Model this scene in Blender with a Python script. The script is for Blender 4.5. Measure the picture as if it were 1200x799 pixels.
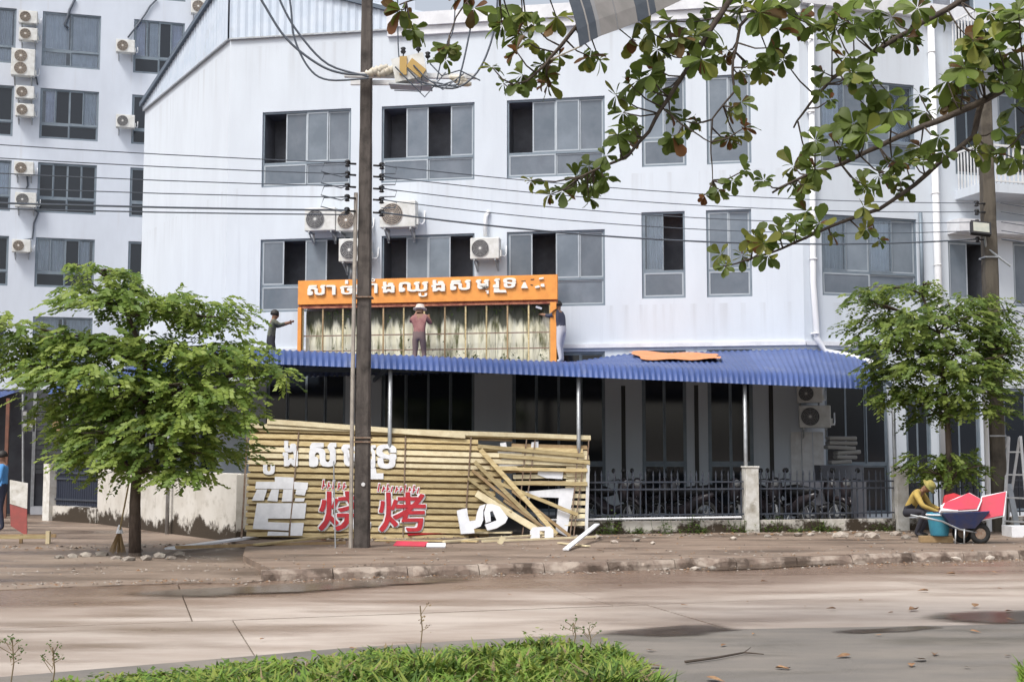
import bpy, bmesh, math, random
from mathutils import Vector as V, Matrix as M, noise
random.seed(7)
R = math.radians
sc = bpy.context.scene
for o in list(bpy.data.objects): bpy.data.objects.remove(o)
# ------------------------------------------------------------ camera, sky, sun, exposure
CAMZ, F, PITCH = 1.6, 1500.0, R(4.93)
cam = bpy.data.cameras.new('camera'); cam.lens = 45; cam.sensor_width = 36; cam.clip_end = 3000; cam.clip_start = .1
camo = bpy.data.objects.new('camera', cam); sc.collection.objects.link(camo)
camo.location = (0, 0, CAMZ); camo.rotation_euler = (math.pi / 2 + PITCH, 0, 0); sc.camera = camo
SUN_EL, SUN_AZ = R(57), R(216)        # azimuth clockwise from +Y
w = bpy.data.worlds.new('World'); sc.world = w; w.use_nodes = True
nt = w.node_tree; nt.nodes.clear()
sky = nt.nodes.new('ShaderNodeTexSky'); sky.sky_type = 'NISHITA'; sky.sun_disc = False
sky.sun_elevation = SUN_EL; sky.sun_rotation = SUN_AZ; sky.air_density = 1.0; sky.dust_density = 4.0; sky.ozone_density = 1.0
hs = nt.nodes.new('ShaderNodeHueSaturation'); hs.inputs['Saturation'].default_value = .38
bg = nt.nodes.new('ShaderNodeBackground'); bg.inputs['Strength'].default_value = .15
wo = nt.nodes.new('ShaderNodeOutputWorld')
nt.links.new(sky.outputs[0], hs.inputs['Color']); nt.links.new(hs.outputs[0], bg.inputs[0]); nt.links.new(bg.outputs[0], wo.inputs[0])
sl = bpy.data.lights.new('sun', 'SUN'); sl.energy = 1.9; sl.angle = R(15); sl.color = (1, .965, .91)
so = bpy.data.objects.new('sun', sl); sc.collection.objects.link(so)
sd = V((math.sin(SUN_AZ) * math.cos(SUN_EL), math.cos(SUN_AZ) * math.cos(SUN_EL), math.sin(SUN_EL)))
so.rotation_euler = sd.to_track_quat('Z', 'Y').to_euler(); so.location = (0, 0, 40)
sc.view_settings.view_transform = 'Standard'; sc.view_settings.look = 'None'
sc.view_settings.gamma = 1; sc.view_settings.use_curve_mapping = False
sc.view_settings.exposure = .46

# ------------------------------------------------------------ helpers
C = sc.collection
U = random.uniform
def ray(px, py):
    a = (px - 600) / F; b = (399.5 - py) / F
    return V((a, math.cos(PITCH) - b * math.sin(PITCH), math.sin(PITCH) + b * math.cos(PITCH)))
CO = V((0, 0, CAMZ))
def at(px, py, Y):
    d = ray(px, py); return CO + d * (Y / d.y)
def gnd(px, py, z=0.0):
    d = ray(px, py); return CO + d * ((z - CAMZ) / d.z)

class Fr:                       # a plane in the place: origin, along, up, outward normal
    def __init__(s, p0, p1, tilt=0):
        s.p0 = V((p0[0], p0[1], p0[2] if len(p0) > 2 else 0)); d = V((p1[0] - p0[0], p1[1] - p0[1], 0))
        s.len = d.length; s.u = d.normalized()
        n = V((s.u.y, -s.u.x, 0)); s.v = (V((0, 0, 1)) * math.cos(tilt) - n * math.sin(tilt)).normalized()
        s.n = s.u.cross(s.v)
    def hit(s, px, py, off=0):
        d = ray(px, py); o = s.p0 + s.n * off
        P = CO + d * ((o - CO).dot(s.n) / d.dot(s.n)) - s.p0
        return P.dot(s.u), P.dot(s.v)
    def pt(s, a, b, off=0): return s.p0 + s.u * a + s.v * b + s.n * off
    def box(s, mb, a0, a1, b0, b1, o0, o1, mi=0):
        c = s.pt((a0 + a1) / 2, (b0 + b1) / 2, (o0 + o1) / 2)
        mb.obox(c, s.u * abs(a1 - a0) / 2, s.v * abs(b1 - b0) / 2, s.n * abs(o1 - o0) / 2, mi)

class MB:
    def __init__(s): s.v = []; s.f = []; s.m = []; s.uv = None
    def add(s, vs, fs, mi=0):
        k = len(s.v); s.v += [tuple(p) for p in vs]
        for f in fs: s.f.append([i + k for i in f]); s.m.append(mi)
        return s
    def obox(s, c, ax, ay, az, mi=0):
        c = V(c); ax = V(ax); ay = V(ay); az = V(az)
        vs = [c + ax * i + ay * j + az * k for i in (-1, 1) for j in (-1, 1) for k in (-1, 1)]
        fs = [(0, 1, 3, 2), (4, 6, 7, 5), (0, 4, 5, 1), (2, 3, 7, 6), (0, 2, 6, 4), (1, 5, 7, 3)]
        if ax.cross(ay).dot(az) < 0: fs = [f[::-1] for f in fs]
        return s.add(vs, fs, mi)
    def box(s, x0, x1, y0, y1, z0, z1, mi=0):
        return s.obox(((x0 + x1) / 2, (y0 + y1) / 2, (z0 + z1) / 2), ((x1 - x0) / 2, 0, 0), (0, (y1 - y0) / 2, 0), (0, 0, (z1 - z0) / 2), mi)
    def bar(s, a, b, wd, th, up=(0, 0, 1), mi=0):
        a = V(a); b = V(b); d = (b - a); up = V(up); sd_ = d.cross(up)
        if sd_.length < 1e-5: sd_ = d.cross(V((0, 1, 0)))
        sd_.normalize(); u2 = sd_.cross(d).normalized()
        return s.obox((a + b) / 2, d / 2, sd_ * wd / 2, u2 * th / 2, mi)
    def tube(s, pts, r, n=6, mi=0, cap=True):
        pts = [V(p) for p in pts]; k = len(pts); rs = r if isinstance(r, (list, tuple)) else [r] * k
        vs = []; fs = []; ref = None
        for i, p in enumerate(pts):
            t = (pts[min(i + 1, k - 1)] - pts[max(i - 1, 0)])
            t = t.normalized() if t.length > 1e-9 else V((0, 0, 1))
            if ref is None: ref = V((0, 0, 1)) if abs(t.z) < .9 else V((1, 0, 0))
            a = t.cross(ref)
            if a.length < 1e-4: a = t.cross(V((0, 1, .3)))
            a.normalize(); b = t.cross(a); ref = a.cross(t)
            for j in range(n):
                q = 2 * math.pi * j / n; vs.append(p + (a * math.cos(q) + b * math.sin(q)) * rs[i])
        for i in range(k - 1):
            for j in range(n):
                fs.append((i * n + j, i * n + (j + 1) % n, (i + 1) * n + (j + 1) % n, (i + 1) * n + j))
        if cap: fs.append(tuple(range(n))[::-1]); fs.append(tuple(range((k - 1) * n, k * n)))
        return s.add(vs, fs, mi)
    def lathe(s, c, ax, prof, n=14, mi=0):       # prof: (along, radius)
        ax = V(ax).normalized(); a = ax.orthogonal().normalized(); b = ax.cross(a); c = V(c); vs = []; fs = []
        for (h, r) in prof:
            for j in range(n):
                q = 2 * math.pi * j / n; vs.append(c + ax * h + (a * math.cos(q) + b * math.sin(q)) * r)
        for i in range(len(prof) - 1):
            for j in range(n): fs.append((i * n + j, i * n + (j + 1) % n, (i + 1) * n + (j + 1) % n, (i + 1) * n + j))
        fs.append(tuple(range(n))[::-1]); fs.append(tuple(range((len(prof) - 1) * n, len(prof) * n)))
        return s.add(vs, fs, mi)
    def ring(s, c, ax, r, t, n=20, m=5, mi=0):
        ax = V(ax).normalized(); a = ax.orthogonal().normalized(); b = ax.cross(a); c = V(c); vs = []; fs = []
        for i in range(n):
            q = 2 * math.pi * i / n; d = a * math.cos(q) + b * math.sin(q)
            for j in range(m):
                p = 2 * math.pi * j / m; vs.append(c + d * (r + t * math.cos(p)) + ax * t * math.sin(p))
        for i in range(n):
            for j in range(m): fs.append((i * m + j, i * m + (j + 1) % m, ((i + 1) % n) * m + (j + 1) % m, ((i + 1) % n) * m + j))
        return s.add(vs, fs, mi)
    def prism(s, poly, ext, mi=0):               # poly: planar points, ext: vector
        k = len(poly); e = V(ext); vs = [V(p) for p in poly] + [V(p) + e for p in poly]
        fs = [tuple(range(k))[::-1], tuple(range(k, 2 * k))] + [(i, (i + 1) % k, k + (i + 1) % k, k + i) for i in range(k)]
        return s.add(vs, fs, mi)
    def mesh(s, name, mats, smooth=False):
        me = bpy.data.meshes.new(name); me.from_pydata(s.v, [], s.f)
        mats = mats if isinstance(mats, (list, tuple)) else [mats]
        for m_ in mats: me.materials.append(m_)
        if len(mats) > 1: me.polygons.foreach_set('material_index', s.m)
        if smooth: me.polygons.foreach_set('use_smooth', [True] * len(me.polygons))
        me.update(); return me
    def build(s, name, mats, parent=None, smooth=False):
        return link(name, s.mesh(name, mats, smooth), parent)

def wmat(o):
    b = M.LocRotScale(o.location, o.rotation_euler, o.scale)
    return wmat(o.parent) @ o.matrix_parent_inverse @ b if o.parent else b
def link(name, data, parent=None, local=False):
    o = bpy.data.objects.new(name, data); C.objects.link(o)
    if parent:
        o.parent = parent
        if not local: o.matrix_parent_inverse = wmat(parent).inverted()
    return o
def tag(o, label=None, cat=None, group=None, kind=None):
    for k, v_ in (('label', label), ('category', cat), ('group', group), ('kind', kind)):
        if v_: o[k] = v_
    return o
def thing(name, loc, label, cat, group=None, rz=0):
    o = link(name, None); o.location = loc; o.rotation_euler = (0, 0, rz); o.empty_display_size = .2
    return tag(o, label, cat, group)
def copy_tree(o, parent=None):
    kids = list(o.children); c = o.copy(); C.objects.link(c)
    if parent: c.parent = parent
    for ch in kids: copy_tree(ch, c)
    return c

# ------------------------------------------------------------ materials
def mat(name, c, c2=None, sc_=3.0, rough=.7, r2=None, bump=0, bsc=40, metal=0, spec=.4, st=(1, 1, 1), lo=.38, hi=.62, rnd=0,
        c3=None, sc3=.6, lo3=.5, hi3=.7, st3=(1, 1, 1), coat=0, det=6, trans=0):
    m = bpy.data.materials.new(name); m.use_nodes = True; n = m.node_tree.nodes; L = m.node_tree.links
    p = n['Principled BSDF']; p.inputs['Roughness'].default_value = rough; p.inputs['Metallic'].default_value = metal
    p.inputs['Specular IOR Level'].default_value = spec; p.inputs['Coat Weight'].default_value = coat
    geo = n.new('ShaderNodeNewGeometry')
    def nz(scale, stv, lo_, hi_):
        mp = n.new('ShaderNodeMapping'); mp.inputs['Scale'].default_value = stv; L.new(geo.outputs['Position'], mp.inputs[0])
        t = n.new('ShaderNodeTexNoise'); t.inputs['Scale'].default_value = scale; t.inputs['Detail'].default_value = det; t.inputs['Roughness'].default_value = .6
        L.new(mp.outputs[0], t.inputs['Vector'])
        r_ = n.new('ShaderNodeMapRange'); r_.inputs[1].default_value = lo_; r_.inputs[2].default_value = hi_; L.new(t.outputs[0], r_.inputs[0])
        return t, r_
    def mix(f, a, b, blend='MIX'):
        x = n.new('ShaderNodeMix'); x.data_type = 'RGBA'; x.blend_type = blend
        if isinstance(f, float): x.inputs[0].default_value = f
        else: L.new(f, x.inputs[0])
        for i, q in ((6, a), (7, b)):
            if isinstance(q, tuple): x.inputs[i].default_value = (*q, 1)
            else: L.new(q, x.inputs[i])
        return x.outputs[2]
    col = None
    if c2:
        t, r_ = nz(sc_, st, lo, hi); col = mix(r_.outputs[0], c, c2)
        if r2 is not None:
            q = n.new('ShaderNodeMapRange'); q.inputs[3].default_value = rough; q.inputs[4].default_value = r2
            L.new(r_.outputs[0], q.inputs[0]); L.new(q.outputs[0], p.inputs['Roughness'])
    if c3:
        t3, r3 = nz(sc3, st3, lo3, hi3); col = mix(r3.outputs[0], col if col else c, c3)
    if rnd:
        oi = n.new('ShaderNodeObjectInfo'); q = n.new('ShaderNodeMapRange'); q.inputs[3].default_value = 1 - rnd; q.inputs[4].default_value = 1 + rnd
        L.new(oi.outputs['Random'], q.inputs[0])
        cb = n.new('ShaderNodeCombineColor')
        for i in range(3): L.new(q.outputs[0], cb.inputs[i])
        col = mix(1.0, col if col else c, cb.outputs[0], 'MULTIPLY')
    if col: L.new(col, p.inputs['Base Color'])
    else: p.inputs['Base Color'].default_value = (*c, 1)
    if bump:
        tb, _ = nz(bsc, (1, 1, 1), 0, 1); b = n.new('ShaderNodeBump'); b.inputs['Strength'].default_value = bump; b.inputs['Distance'].default_value = .02
        L.new(tb.outputs[0], b.inputs['Height']); L.new(b.outputs[0], p.inputs['Normal'])
    if trans:
        tr = n.new('ShaderNodeBsdfTranslucent'); ms = n.new('ShaderNodeMixShader'); ms.inputs[0].default_value = trans
        if col: L.new(col, tr.inputs[0])
        else: tr.inputs[0].default_value = (*c, 1)
        L.new(p.outputs[0], ms.inputs[1]); L.new(tr.outputs[0], ms.inputs[2]); L.new(ms.outputs[0], n['Material Output'].inputs[0])
    return m

X = {}
X['paint'] = mat('lilac white wall paint', (.605, .655, .715), (.57, .615, .672), 1.2, .85, st=(1, 1, .35), c3=(.49, .53, .59), sc3=2.2, lo3=.58, hi3=.95, st3=(2.2, 2.2, .12), bump=.12, bsc=30)
X['paint_back'] = mat('pale grey wall paint', (.57, .615, .69), (.52, .56, .63), 1.0, .85, st=(1, 1, .3), c3=(.50, .51, .54), sc3=2, lo3=.6, hi3=.85, st3=(2.5, 2.5, .1))
X['trim'] = mat('white plaster trim', (.74, .75, .78), (.62, .63, .66), 3, .8)
X['clad'] = mat('pale blue corrugated cladding', (.50, .57, .66), (.56, .62, .70), 2, .45, metal=.2, c3=(.42, .45, .48), sc3=1.5, lo3=.6, hi3=.8)
X['fascia'] = mat('dark blue grey fascia', (.10, .13, .17), rough=.5)
X['wframe'] = mat('grey blue aluminium frame', (.17, .21, .25), (.21, .25, .29), 4, .5, metal=.3)
X['wfr2'] = mat('pale aluminium sash', (.42, .46, .50), (.36, .40, .44), 4, .45, metal=.3)
X['film'] = mat('grey filmed glass', (.105, .13, .16), (.165, .19, .225), .9, .14, spec=.5, c3=(.13, .15, .18), sc3=2.5, st3=(1, 1, .5), rnd=.16)
X['filml'] = mat('pale frosted glass', (.20, .235, .275), (.145, .175, .21), 1.1, .2, spec=.4, rnd=.12)
X['dark'] = mat('dark window glass', (.016, .02, .027), rough=.08, spec=.5)
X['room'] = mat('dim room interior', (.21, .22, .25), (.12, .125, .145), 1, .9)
X['curtain'] = mat('pale curtain', (.86, .87, .90), (.74, .76, .80), 3, .9, rnd=.15)
X['curtainp'] = mat('lilac curtain', (.74, .73, .82), (.62, .61, .70), 3, .9, rnd=.15)
def glassmat():
    m = bpy.data.materials.new('clear window glass'); m.use_nodes = True; n = m.node_tree.nodes; L = m.node_tree.links; n.clear()
    o = n.new('ShaderNodeOutputMaterial'); t = n.new('ShaderNodeBsdfTransparent'); t.inputs[0].default_value = (.86, .90, .94, 1)
    g = n.new('ShaderNodeBsdfGlossy'); g.inputs['Roughness'].default_value = .04; g.inputs[0].default_value = (.9, .93, .97, 1)
    f = n.new('ShaderNodeFresnel'); f.inputs[0].default_value = 1.7; x = n.new('ShaderNodeMixShader')
    L.new(f.outputs[0], x.inputs[0]); L.new(t.outputs[0], x.inputs[1]); L.new(g.outputs[0], x.inputs[2]); L.new(x.outputs[0], o.inputs[0]); return m
X['glass'] = glassmat()
X['acw'] = mat('off white enamel casing', (.66, .665, .65), (.55, .55, .52), 6, .45, c3=(.42, .40, .36), sc3=3, lo3=.62, hi3=.85)
X['acg'] = mat('grey fan grille', (.30, .30, .30), rough=.5)
X['acb'] = mat('beige fan grille', (.42, .36, .30), rough=.5)
X['acd'] = mat('dark fan recess', (.07, .07, .075), rough=.6)
X['steel'] = mat('galvanised steel', (.42, .44, .46), (.33, .34, .35), 8, .4, metal=.5)
X['rusty'] = mat('rusty angle iron', (.20, .12, .08), (.28, .22, .17), 20, .8)
X['white'] = mat('white painted metal', (.72, .73, .74), (.60, .60, .60), 5, .5)
X['pipe'] = mat('white plastic pipe', (.76, .77, .79), rough=.35)
X['blue'] = mat('blue coated roof steel', (.042, .078, .225), (.06, .098, .26), 1.3, .45, metal=.05, spec=.35, c3=(.15, .175, .25), sc3=2.0, lo3=.55, hi3=.9, rnd=.12)
X['fence'] = mat('dark blue grey fence paint', (.035, .045, .065), (.055, .06, .075), 10, .5)
X['gate'] = mat('dark navy gate paint', (.018, .024, .042), rough=.5)
X['pillar'] = mat('chalky white pillar', (.66, .65, .62), (.50, .48, .43), 6, .85, c3=(.26, .23, .18), sc3=3, lo3=.6, hi3=.8, bump=.3)
X['orange'] = mat('orange sign board', (.80, .33, .07), (.72, .28, .06), 5, .55, c3=(.55, .20, .08), sc3=2, lo3=.6, hi3=.9)
X['orangec'] = mat('orange plastic sheet', (.66, .27, .11), (.58, .22, .09), 4, .6)
X['cream'] = mat('cream raised letters', (.80, .77, .70), rough=.5)
X['ldark'] = mat('dark letter edge', (.10, .06, .04), rough=.6)  # dark brown for the small marks between the sign letters
X['whitel'] = mat('white letter sheet', (.78, .79, .82), (.68, .69, .72), 6, .5)
X['red'] = mat('red letter sheet', (.48, .02, .03), (.36, .015, .025), 8, .5)
X['redp'] = mat('faded red plastic', (.56, .045, .085), (.46, .05, .075), 5, .5)
X['slat'] = mat('weathered tan slat', (.53, .43, .235), (.39, .295, .145), 4, .75, st=(1, 3, 8), rnd=.28, bump=.2)
X['slatb'] = mat('brown old batten', (.38, .27, .15), (.27, .18, .09), 5, .8, rnd=.25)
X['slatp'] = mat('pale bare timber', (.70, .62, .42), (.58, .49, .31), 5, .75, rnd=.15)
X['stain'] = mat('mouldy white sign backing', (.80, .78, .62), (.62, .58, .38), 4, .85, st=(3, 3, .35), lo=.42, hi=.75, c3=(.10, .105, .04), sc3=3.2, lo3=.5, hi3=.66, st3=(2.2, 2.2, .42))
def mould():
    m = X['stain']; n = m.node_tree.nodes; L = m.node_tree.links; p = n['Principled BSDF']; old = p.inputs['Base Color'].links[0].from_socket
    g = n.new('ShaderNodeNewGeometry'); sx_ = n.new('ShaderNodeSeparateXYZ'); L.new(g.outputs['Position'], sx_.inputs[0])
    mp = n.new('ShaderNodeMapping'); mp.inputs['Scale'].default_value = (5, 5, .5); L.new(g.outputs['Position'], mp.inputs[0])
    t = n.new('ShaderNodeTexNoise'); t.inputs['Scale'].default_value = 1.0; t.inputs['Detail'].default_value = 6; L.new(mp.outputs[0], t.inputs['Vector'])
    a = n.new('ShaderNodeMath'); a.operation = 'SUBTRACT'; a.inputs[1].default_value = 4.22; L.new(sx_.outputs[2], a.inputs[0])
    b = n.new('ShaderNodeMath'); b.operation = 'ABSOLUTE'; L.new(a.outputs[0], b.inputs[0])
    c = n.new('ShaderNodeMath'); c.operation = 'MULTIPLY_ADD'; c.inputs[1].default_value = 1.1; L.new(t.outputs[0], c.inputs[0]); L.new(b.outputs[0], c.inputs[2])
    r_ = n.new('ShaderNodeMapRange'); r_.inputs[1].default_value = .98; r_.inputs[2].default_value = 1.14; r_.inputs[4].default_value = .9; L.new(c.outputs[0], r_.inputs[0])
    x = n.new('ShaderNodeMix'); x.data_type = 'RGBA'; L.new(r_.outputs[0], x.inputs[0]); L.new(old, x.inputs[6]); x.inputs[7].default_value = (.045, .05, .03, 1); L.new(x.outputs[2], p.inputs['Base Color'])
mould()
X['green'] = mat('creeper green', (.05, .085, .02), (.09, .12, .03), 8, .7)
X['pole'] = mat('weathered dark concrete', (.062, .052, .047), (.105, .09, .08), 5, .8, st=(2, 2, .3), c3=(.03, .025, .022), sc3=4, bump=.4)
X['pole2'] = mat('brown grey concrete', (.075, .064, .05), (.11, .095, .075), 4, .85, st=(2, 2, .3), c3=(.045, .038, .03), sc3=3, bump=.4)
X['cable'] = mat('weathered black cable', (.085, .10, .125), rough=.55)
X['ceramic'] = mat('white ceramic', (.62, .58, .50), (.5, .45, .36), 12, .3)
X['black'] = mat('black plastic', (.018, .018, .02), rough=.45)
X['rubber'] = mat('black rubber', (.02, .02, .02), rough=.85)
X['bark'] = mat('grey brown bark', (.115, .088, .07), (.065, .048, .038), 12, .9, st=(1, 1, .3), bump=.6, bsc=30)
X['barkf'] = mat('dark bark', (.055, .042, .035), (.09, .07, .055), 10, .9, bump=.5)
def leafm(nm, a, b, rnd=.2): return mat(nm, a, b, 2.5, .5, spec=.35, rnd=rnd, trans=.45, det=2)
X['lf'] = [leafm('feathery leaf light', (.27, .34, .075), (.21, .29, .06)), leafm('feathery leaf mid', (.17, .245, .05), (.13, .21, .042)), leafm('feathery leaf dark', (.095, .15, .034), (.075, .125, .028))]
X['lg'] = leafm('green almond leaf', (.115, .175, .028), (.17, .225, .045), .35)
X['ly'] = leafm('yellow green almond leaf', (.27, .28, .055), (.21, .24, .045), .3)
X['lr'] = leafm('russet almond leaf', (.21, .085, .03), (.14, .09, .03), .3)
X['grass'] = [mat('bright grass', (.19, .30, .045), (.14, .24, .035), 6, .6, trans=.3), mat('yellow grass', (.27, .32, .06), (.20, .25, .05), 6, .6, trans=.3), mat('deep grass', (.08, .15, .025), (.06, .11, .02), 6, .6, trans=.3), mat('dry grass stalk', (.20, .15, .08), rough=.7)]
X['dry'] = mat('dry brown leaf', (.20, .10, .05), (.30, .19, .10), 20, .8, rnd=.35)
X['skin'] = mat('brown skin', (.27, .15, .095), rough=.6)
X['water'] = mat('shallow muddy water', (.075, .055, .042), (.11, .08, .06), 3, .2, spec=.4)

def road_mat(name, a, b, cdark, rough, wet, darksc=.7, lo3=.46, hi3=.66, mud=None):
    m = mat(name, a, b, 1.1, rough, bump=.35, bsc=60, c3=cdark, sc3=darksc, lo3=lo3, hi3=hi3, st3=(.45, 1.5, 1), rnd=.05, st=(.5, 1.6, 1), det=13)
    n = m.node_tree.nodes; L = m.node_tree.links; p = n['Principled BSDF']
    g = n.new('ShaderNodeNewGeometry'); mp = n.new('ShaderNodeMapping'); mp.inputs['Scale'].default_value = (.45, 1.5, 1); L.new(g.outputs['Position'], mp.inputs[0])
    t = n.new('ShaderNodeTexNoise'); t.inputs['Scale'].default_value = darksc; t.inputs['Detail'].default_value = 6; t.inputs['Roughness'].default_value = .6; L.new(mp.outputs[0], t.inputs['Vector'])
    r_ = n.new('ShaderNodeMapRange'); r_.inputs[1].default_value = lo3; r_.inputs[2].default_value = hi3 + .05; r_.inputs[3].default_value = rough; r_.inputs[4].default_value = wet
    L.new(t.outputs[0], r_.inputs[0]); L.new(r_.outputs[0], p.inputs['Roughness'])
    if mud:                                    # gutter mud: distance from the kerb line plus noise
        sx_ = n.new('ShaderNodeSeparateXYZ'); L.new(g.outputs['Position'], sx_.inputs[0])
        a = n.new('ShaderNodeMath'); a.operation = 'MULTIPLY_ADD'; a.inputs[1].default_value = -.3; L.new(sx_.outputs[0], a.inputs[0]); L.new(sx_.outputs[1], a.inputs[2])
        t2 = n.new('ShaderNodeTexNoise'); t2.inputs['Scale'].default_value = .55; t2.inputs['Detail'].default_value = 9; t2.inputs['Roughness'].default_value = .68; L.new(mp.outputs[0], t2.inputs['Vector'])
        b = n.new('ShaderNodeMath'); b.operation = 'MULTIPLY_ADD'; b.inputs[1].default_value = 6.5; L.new(t2.outputs[0], b.inputs[0]); L.new(a.outputs[0], b.inputs[2])
        rw_ = n.new('ShaderNodeMapRange'); rw_.inputs[1].default_value = 18.6; rw_.inputs[2].default_value = 20.6; rw_.inputs[3].default_value = 1; rw_.inputs[4].default_value = .35; L.new(b.outputs[0], rw_.inputs[0])
        ml = n.new('ShaderNodeMath'); ml.operation = 'MULTIPLY'; L.new(r_.outputs[0], ml.inputs[0]); L.new(rw_.outputs[0], ml.inputs[1]); L.new(ml.outputs[0], p.inputs['Roughness'])
        r2_ = n.new('ShaderNodeMapRange'); r2_.inputs[1].default_value = 17.7; r2_.inputs[2].default_value = 20.2; r2_.inputs[4].default_value = .92; L.new(b.outputs[0], r2_.inputs[0])
        old = p.inputs['Base Color'].links[0].from_socket; x = n.new('ShaderNodeMix'); x.data_type = 'RGBA'; L.new(r2_.outputs[0], x.inputs[0]); L.new(old, x.inputs[6]); x.inputs[7].default_value = (*mud, 1); L.new(x.outputs[2], p.inputs['Base Color'])
    return m
X['road'] = road_mat('pinkish concrete road', (.455, .395, .345), (.36, .30, .255), (.24, .18, .14), .75, .24, mud=(.20, .135, .098))
X['asphalt'] = road_mat('grey worn asphalt', (.15, .138, .125), (.20, .178, .155), (.09, .08, .062), .85, .45, 1.1, .5, .72)
X['pave'] = road_mat('muddy grey pavement', (.26, .20, .155), (.195, .142, .108), (.10, .072, .054), .85, .3, .9)
X['dirt'] = road_mat('wet brown ground', (.275, .215, .17), (.21, .158, .122), (.115, .082, .062), .8, .22, .6, .42, .62)
X['kerb'] = mat('chipped concrete kerb', (.36, .30, .25), (.20, .15, .12), 3, .85, lo=.42, hi=.56, bump=.6, bsc=25, c3=(.09, .065, .05), sc3=2.5, lo3=.5, hi3=.6)
X['soil'] = mat('dark soil', (.07, .052, .04), (.11, .085, .065), 8, .9, bump=.6)
X['stone'] = mat('pale rubble', (.40, .36, .31), (.26, .22, .19), 9, .9, rnd=.4)
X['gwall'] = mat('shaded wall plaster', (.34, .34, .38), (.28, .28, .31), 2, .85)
X['shadefl'] = mat('dark floor for canopy shade', (.10, .093, .088), (.07, .066, .062), 2, .7)  # low albedo puts the canopy shade into the floor colour
def mossmat():
    m = mat('whitewashed wall with black mould at its foot', (.60, .575, .53), (.50, .47, .42), 1.5, .9, c3=(.38, .35, .30), sc3=4, lo3=.55, hi3=.75, bump=.3)
    n = m.node_tree.nodes; L = m.node_tree.links; p = n['Principled BSDF']; old = p.inputs['Base Color'].links[0].from_socket
    g = n.new('ShaderNodeNewGeometry'); sx = n.new('ShaderNodeSeparateXYZ'); L.new(g.outputs['Position'], sx.inputs[0])
    t = n.new('ShaderNodeTexNoise'); t.inputs['Scale'].default_value = 1.6; t.inputs['Detail'].default_value = 8; t.inputs['Roughness'].default_value = .7; L.new(g.outputs['Position'], t.inputs['Vector'])
    a = n.new('ShaderNodeMath'); a.operation = 'MULTIPLY_ADD'; a.inputs[1].default_value = -1.5; L.new(t.outputs[0], a.inputs[0]); L.new(sx.outputs[2], a.inputs[2])
    r_ = n.new('ShaderNodeMapRange'); r_.inputs[1].default_value = -.50; r_.inputs[2].default_value = -.62; L.new(a.outputs[0], r_.inputs[0])
    x = n.new('ShaderNodeMix'); x.data_type = 'RGBA'; L.new(r_.outputs[0], x.inputs[0]); L.new(old, x.inputs[6]); x.inputs[7].default_value = (.045, .033, .022, 1)
    L.new(x.outputs[2], p.inputs['Base Color']); return m
X['moss'] = mossmat()

# ------------------------------------------------------------ key lines of the place (metres)
KS = .30                                   # kerb slope: Y = 18.4 + .3 X
def kerbY(x): return 18.4 + KS * x
FENCE = Fr((-5.0, 23.85), (14.0, 23.85 + 19 * .2))
def fenceY(x): return 24.84 + .2 * x
K = V((7.0, 30.5, 0)); C1 = V((-7.46, 33.1, 0)); C0 = V((-11.75, 40.2, 0)); REND = V((19.0, 34.1, 0))
FM = Fr(C1, K); FR = Fr(K, REND); FS = Fr(C0, C1)
FL = Fr((-30.0, 52.5 - 30 * .28), (-4.0, 52.5 - 4 * .28))
RZ = -.13

# ------------------------------------------------------------ ground, road, pavement
g = MB(); g.add([(-900, -300, -.24), (900, -300, -.24), (900, 1500, -.24), (-900, 1500, -.24)], [(0, 1, 2, 3)])
tag(g.build('ground', X['dirt']), kind='structure')
def sheet(name, pts, z, m, sub=0, amp=0, skirt=0, ramp=0):
    bm = bmesh.new(); bm.faces.new([bm.verts.new((p[0], p[1], z)) for p in pts]); bmesh.ops.triangulate(bm, faces=bm.faces)
    if sub:
        bmesh.ops.subdivide_edges(bm, edges=bm.edges, cuts=sub, use_grid_fill=True)
        for v_ in bm.verts: v_.co.z += amp * noise.noise(v_.co * .9)
    if ramp:
        for v_ in bm.verts:
            t = max(0, min(1, (v_.co.y - kerbY(v_.co.x) - .05) / 1.6)); t = t * t * (3 - 2 * t); v_.co.z = ramp + (v_.co.z - ramp) * t
    if skirt:
        ed = [e_ for e_ in bm.edges if e_.is_boundary]; ex = bmesh.ops.extrude_edge_only(bm, edges=ed)
        for v_ in ex['geom']:
            if isinstance(v_, bmesh.types.BMVert): v_.co.z -= skirt
    me = bpy.data.meshes.new(name); bm.to_mesh(me); bm.free(); me.materials.append(m); return tag(link(name, me), kind='structure')
d = V((1, KS, 0)).normalized(); nrm = V((-d.y, d.x, 0))
road = MB(); o0 = V((0, 18.4, 0))
road.add([o0 + d * a + nrm * b + V((0, 0, -.19)) for a, b in ((-60, -7.4), (60, -7.4), (60, .1), (-60, .1))], [(0, 1, 2, 3)])
road = tag(road.build('road', X['dirt']), kind='structure')
for lane, (b0, b1) in enumerate(((-3.95, -.02), (-7.3, -3.98))):
    a = -46 + lane * .4
    while a < 46:
        ln = 4.6; s = MB()
        dz = U(-.004, .004); e = .008
        P = [o0 + d * x_ + nrm * y_ + V((0, 0, RZ + dz + U(-.004, .004))) for x_, y_ in ((a + e, b0), (a + ln - e, b0), (a + ln - e, b1), (a + e, b1))]
        s.prism([p - V((0, 0, .08)) for p in P], (0, 0, .08)); s.v[4:8] = [tuple(p) for p in P]
        s.build('concrete_slab', X['road'], road); a += ln
# asphalt apron in front of the camera
ap = [(-40, 3), (-12, 7.0), (-3.98, 9.94), (-2.6, 10.75), (-1.52, 11.4), (-.3, 11.95), (.82, 12.3), (2.37, 12.65), (5.2, 13.0), (12, 14.2), (40, 21), (40, -20), (-40, -20)]
sheet('asphalt_apron', ap, RZ + .014, X['asphalt'])
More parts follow.
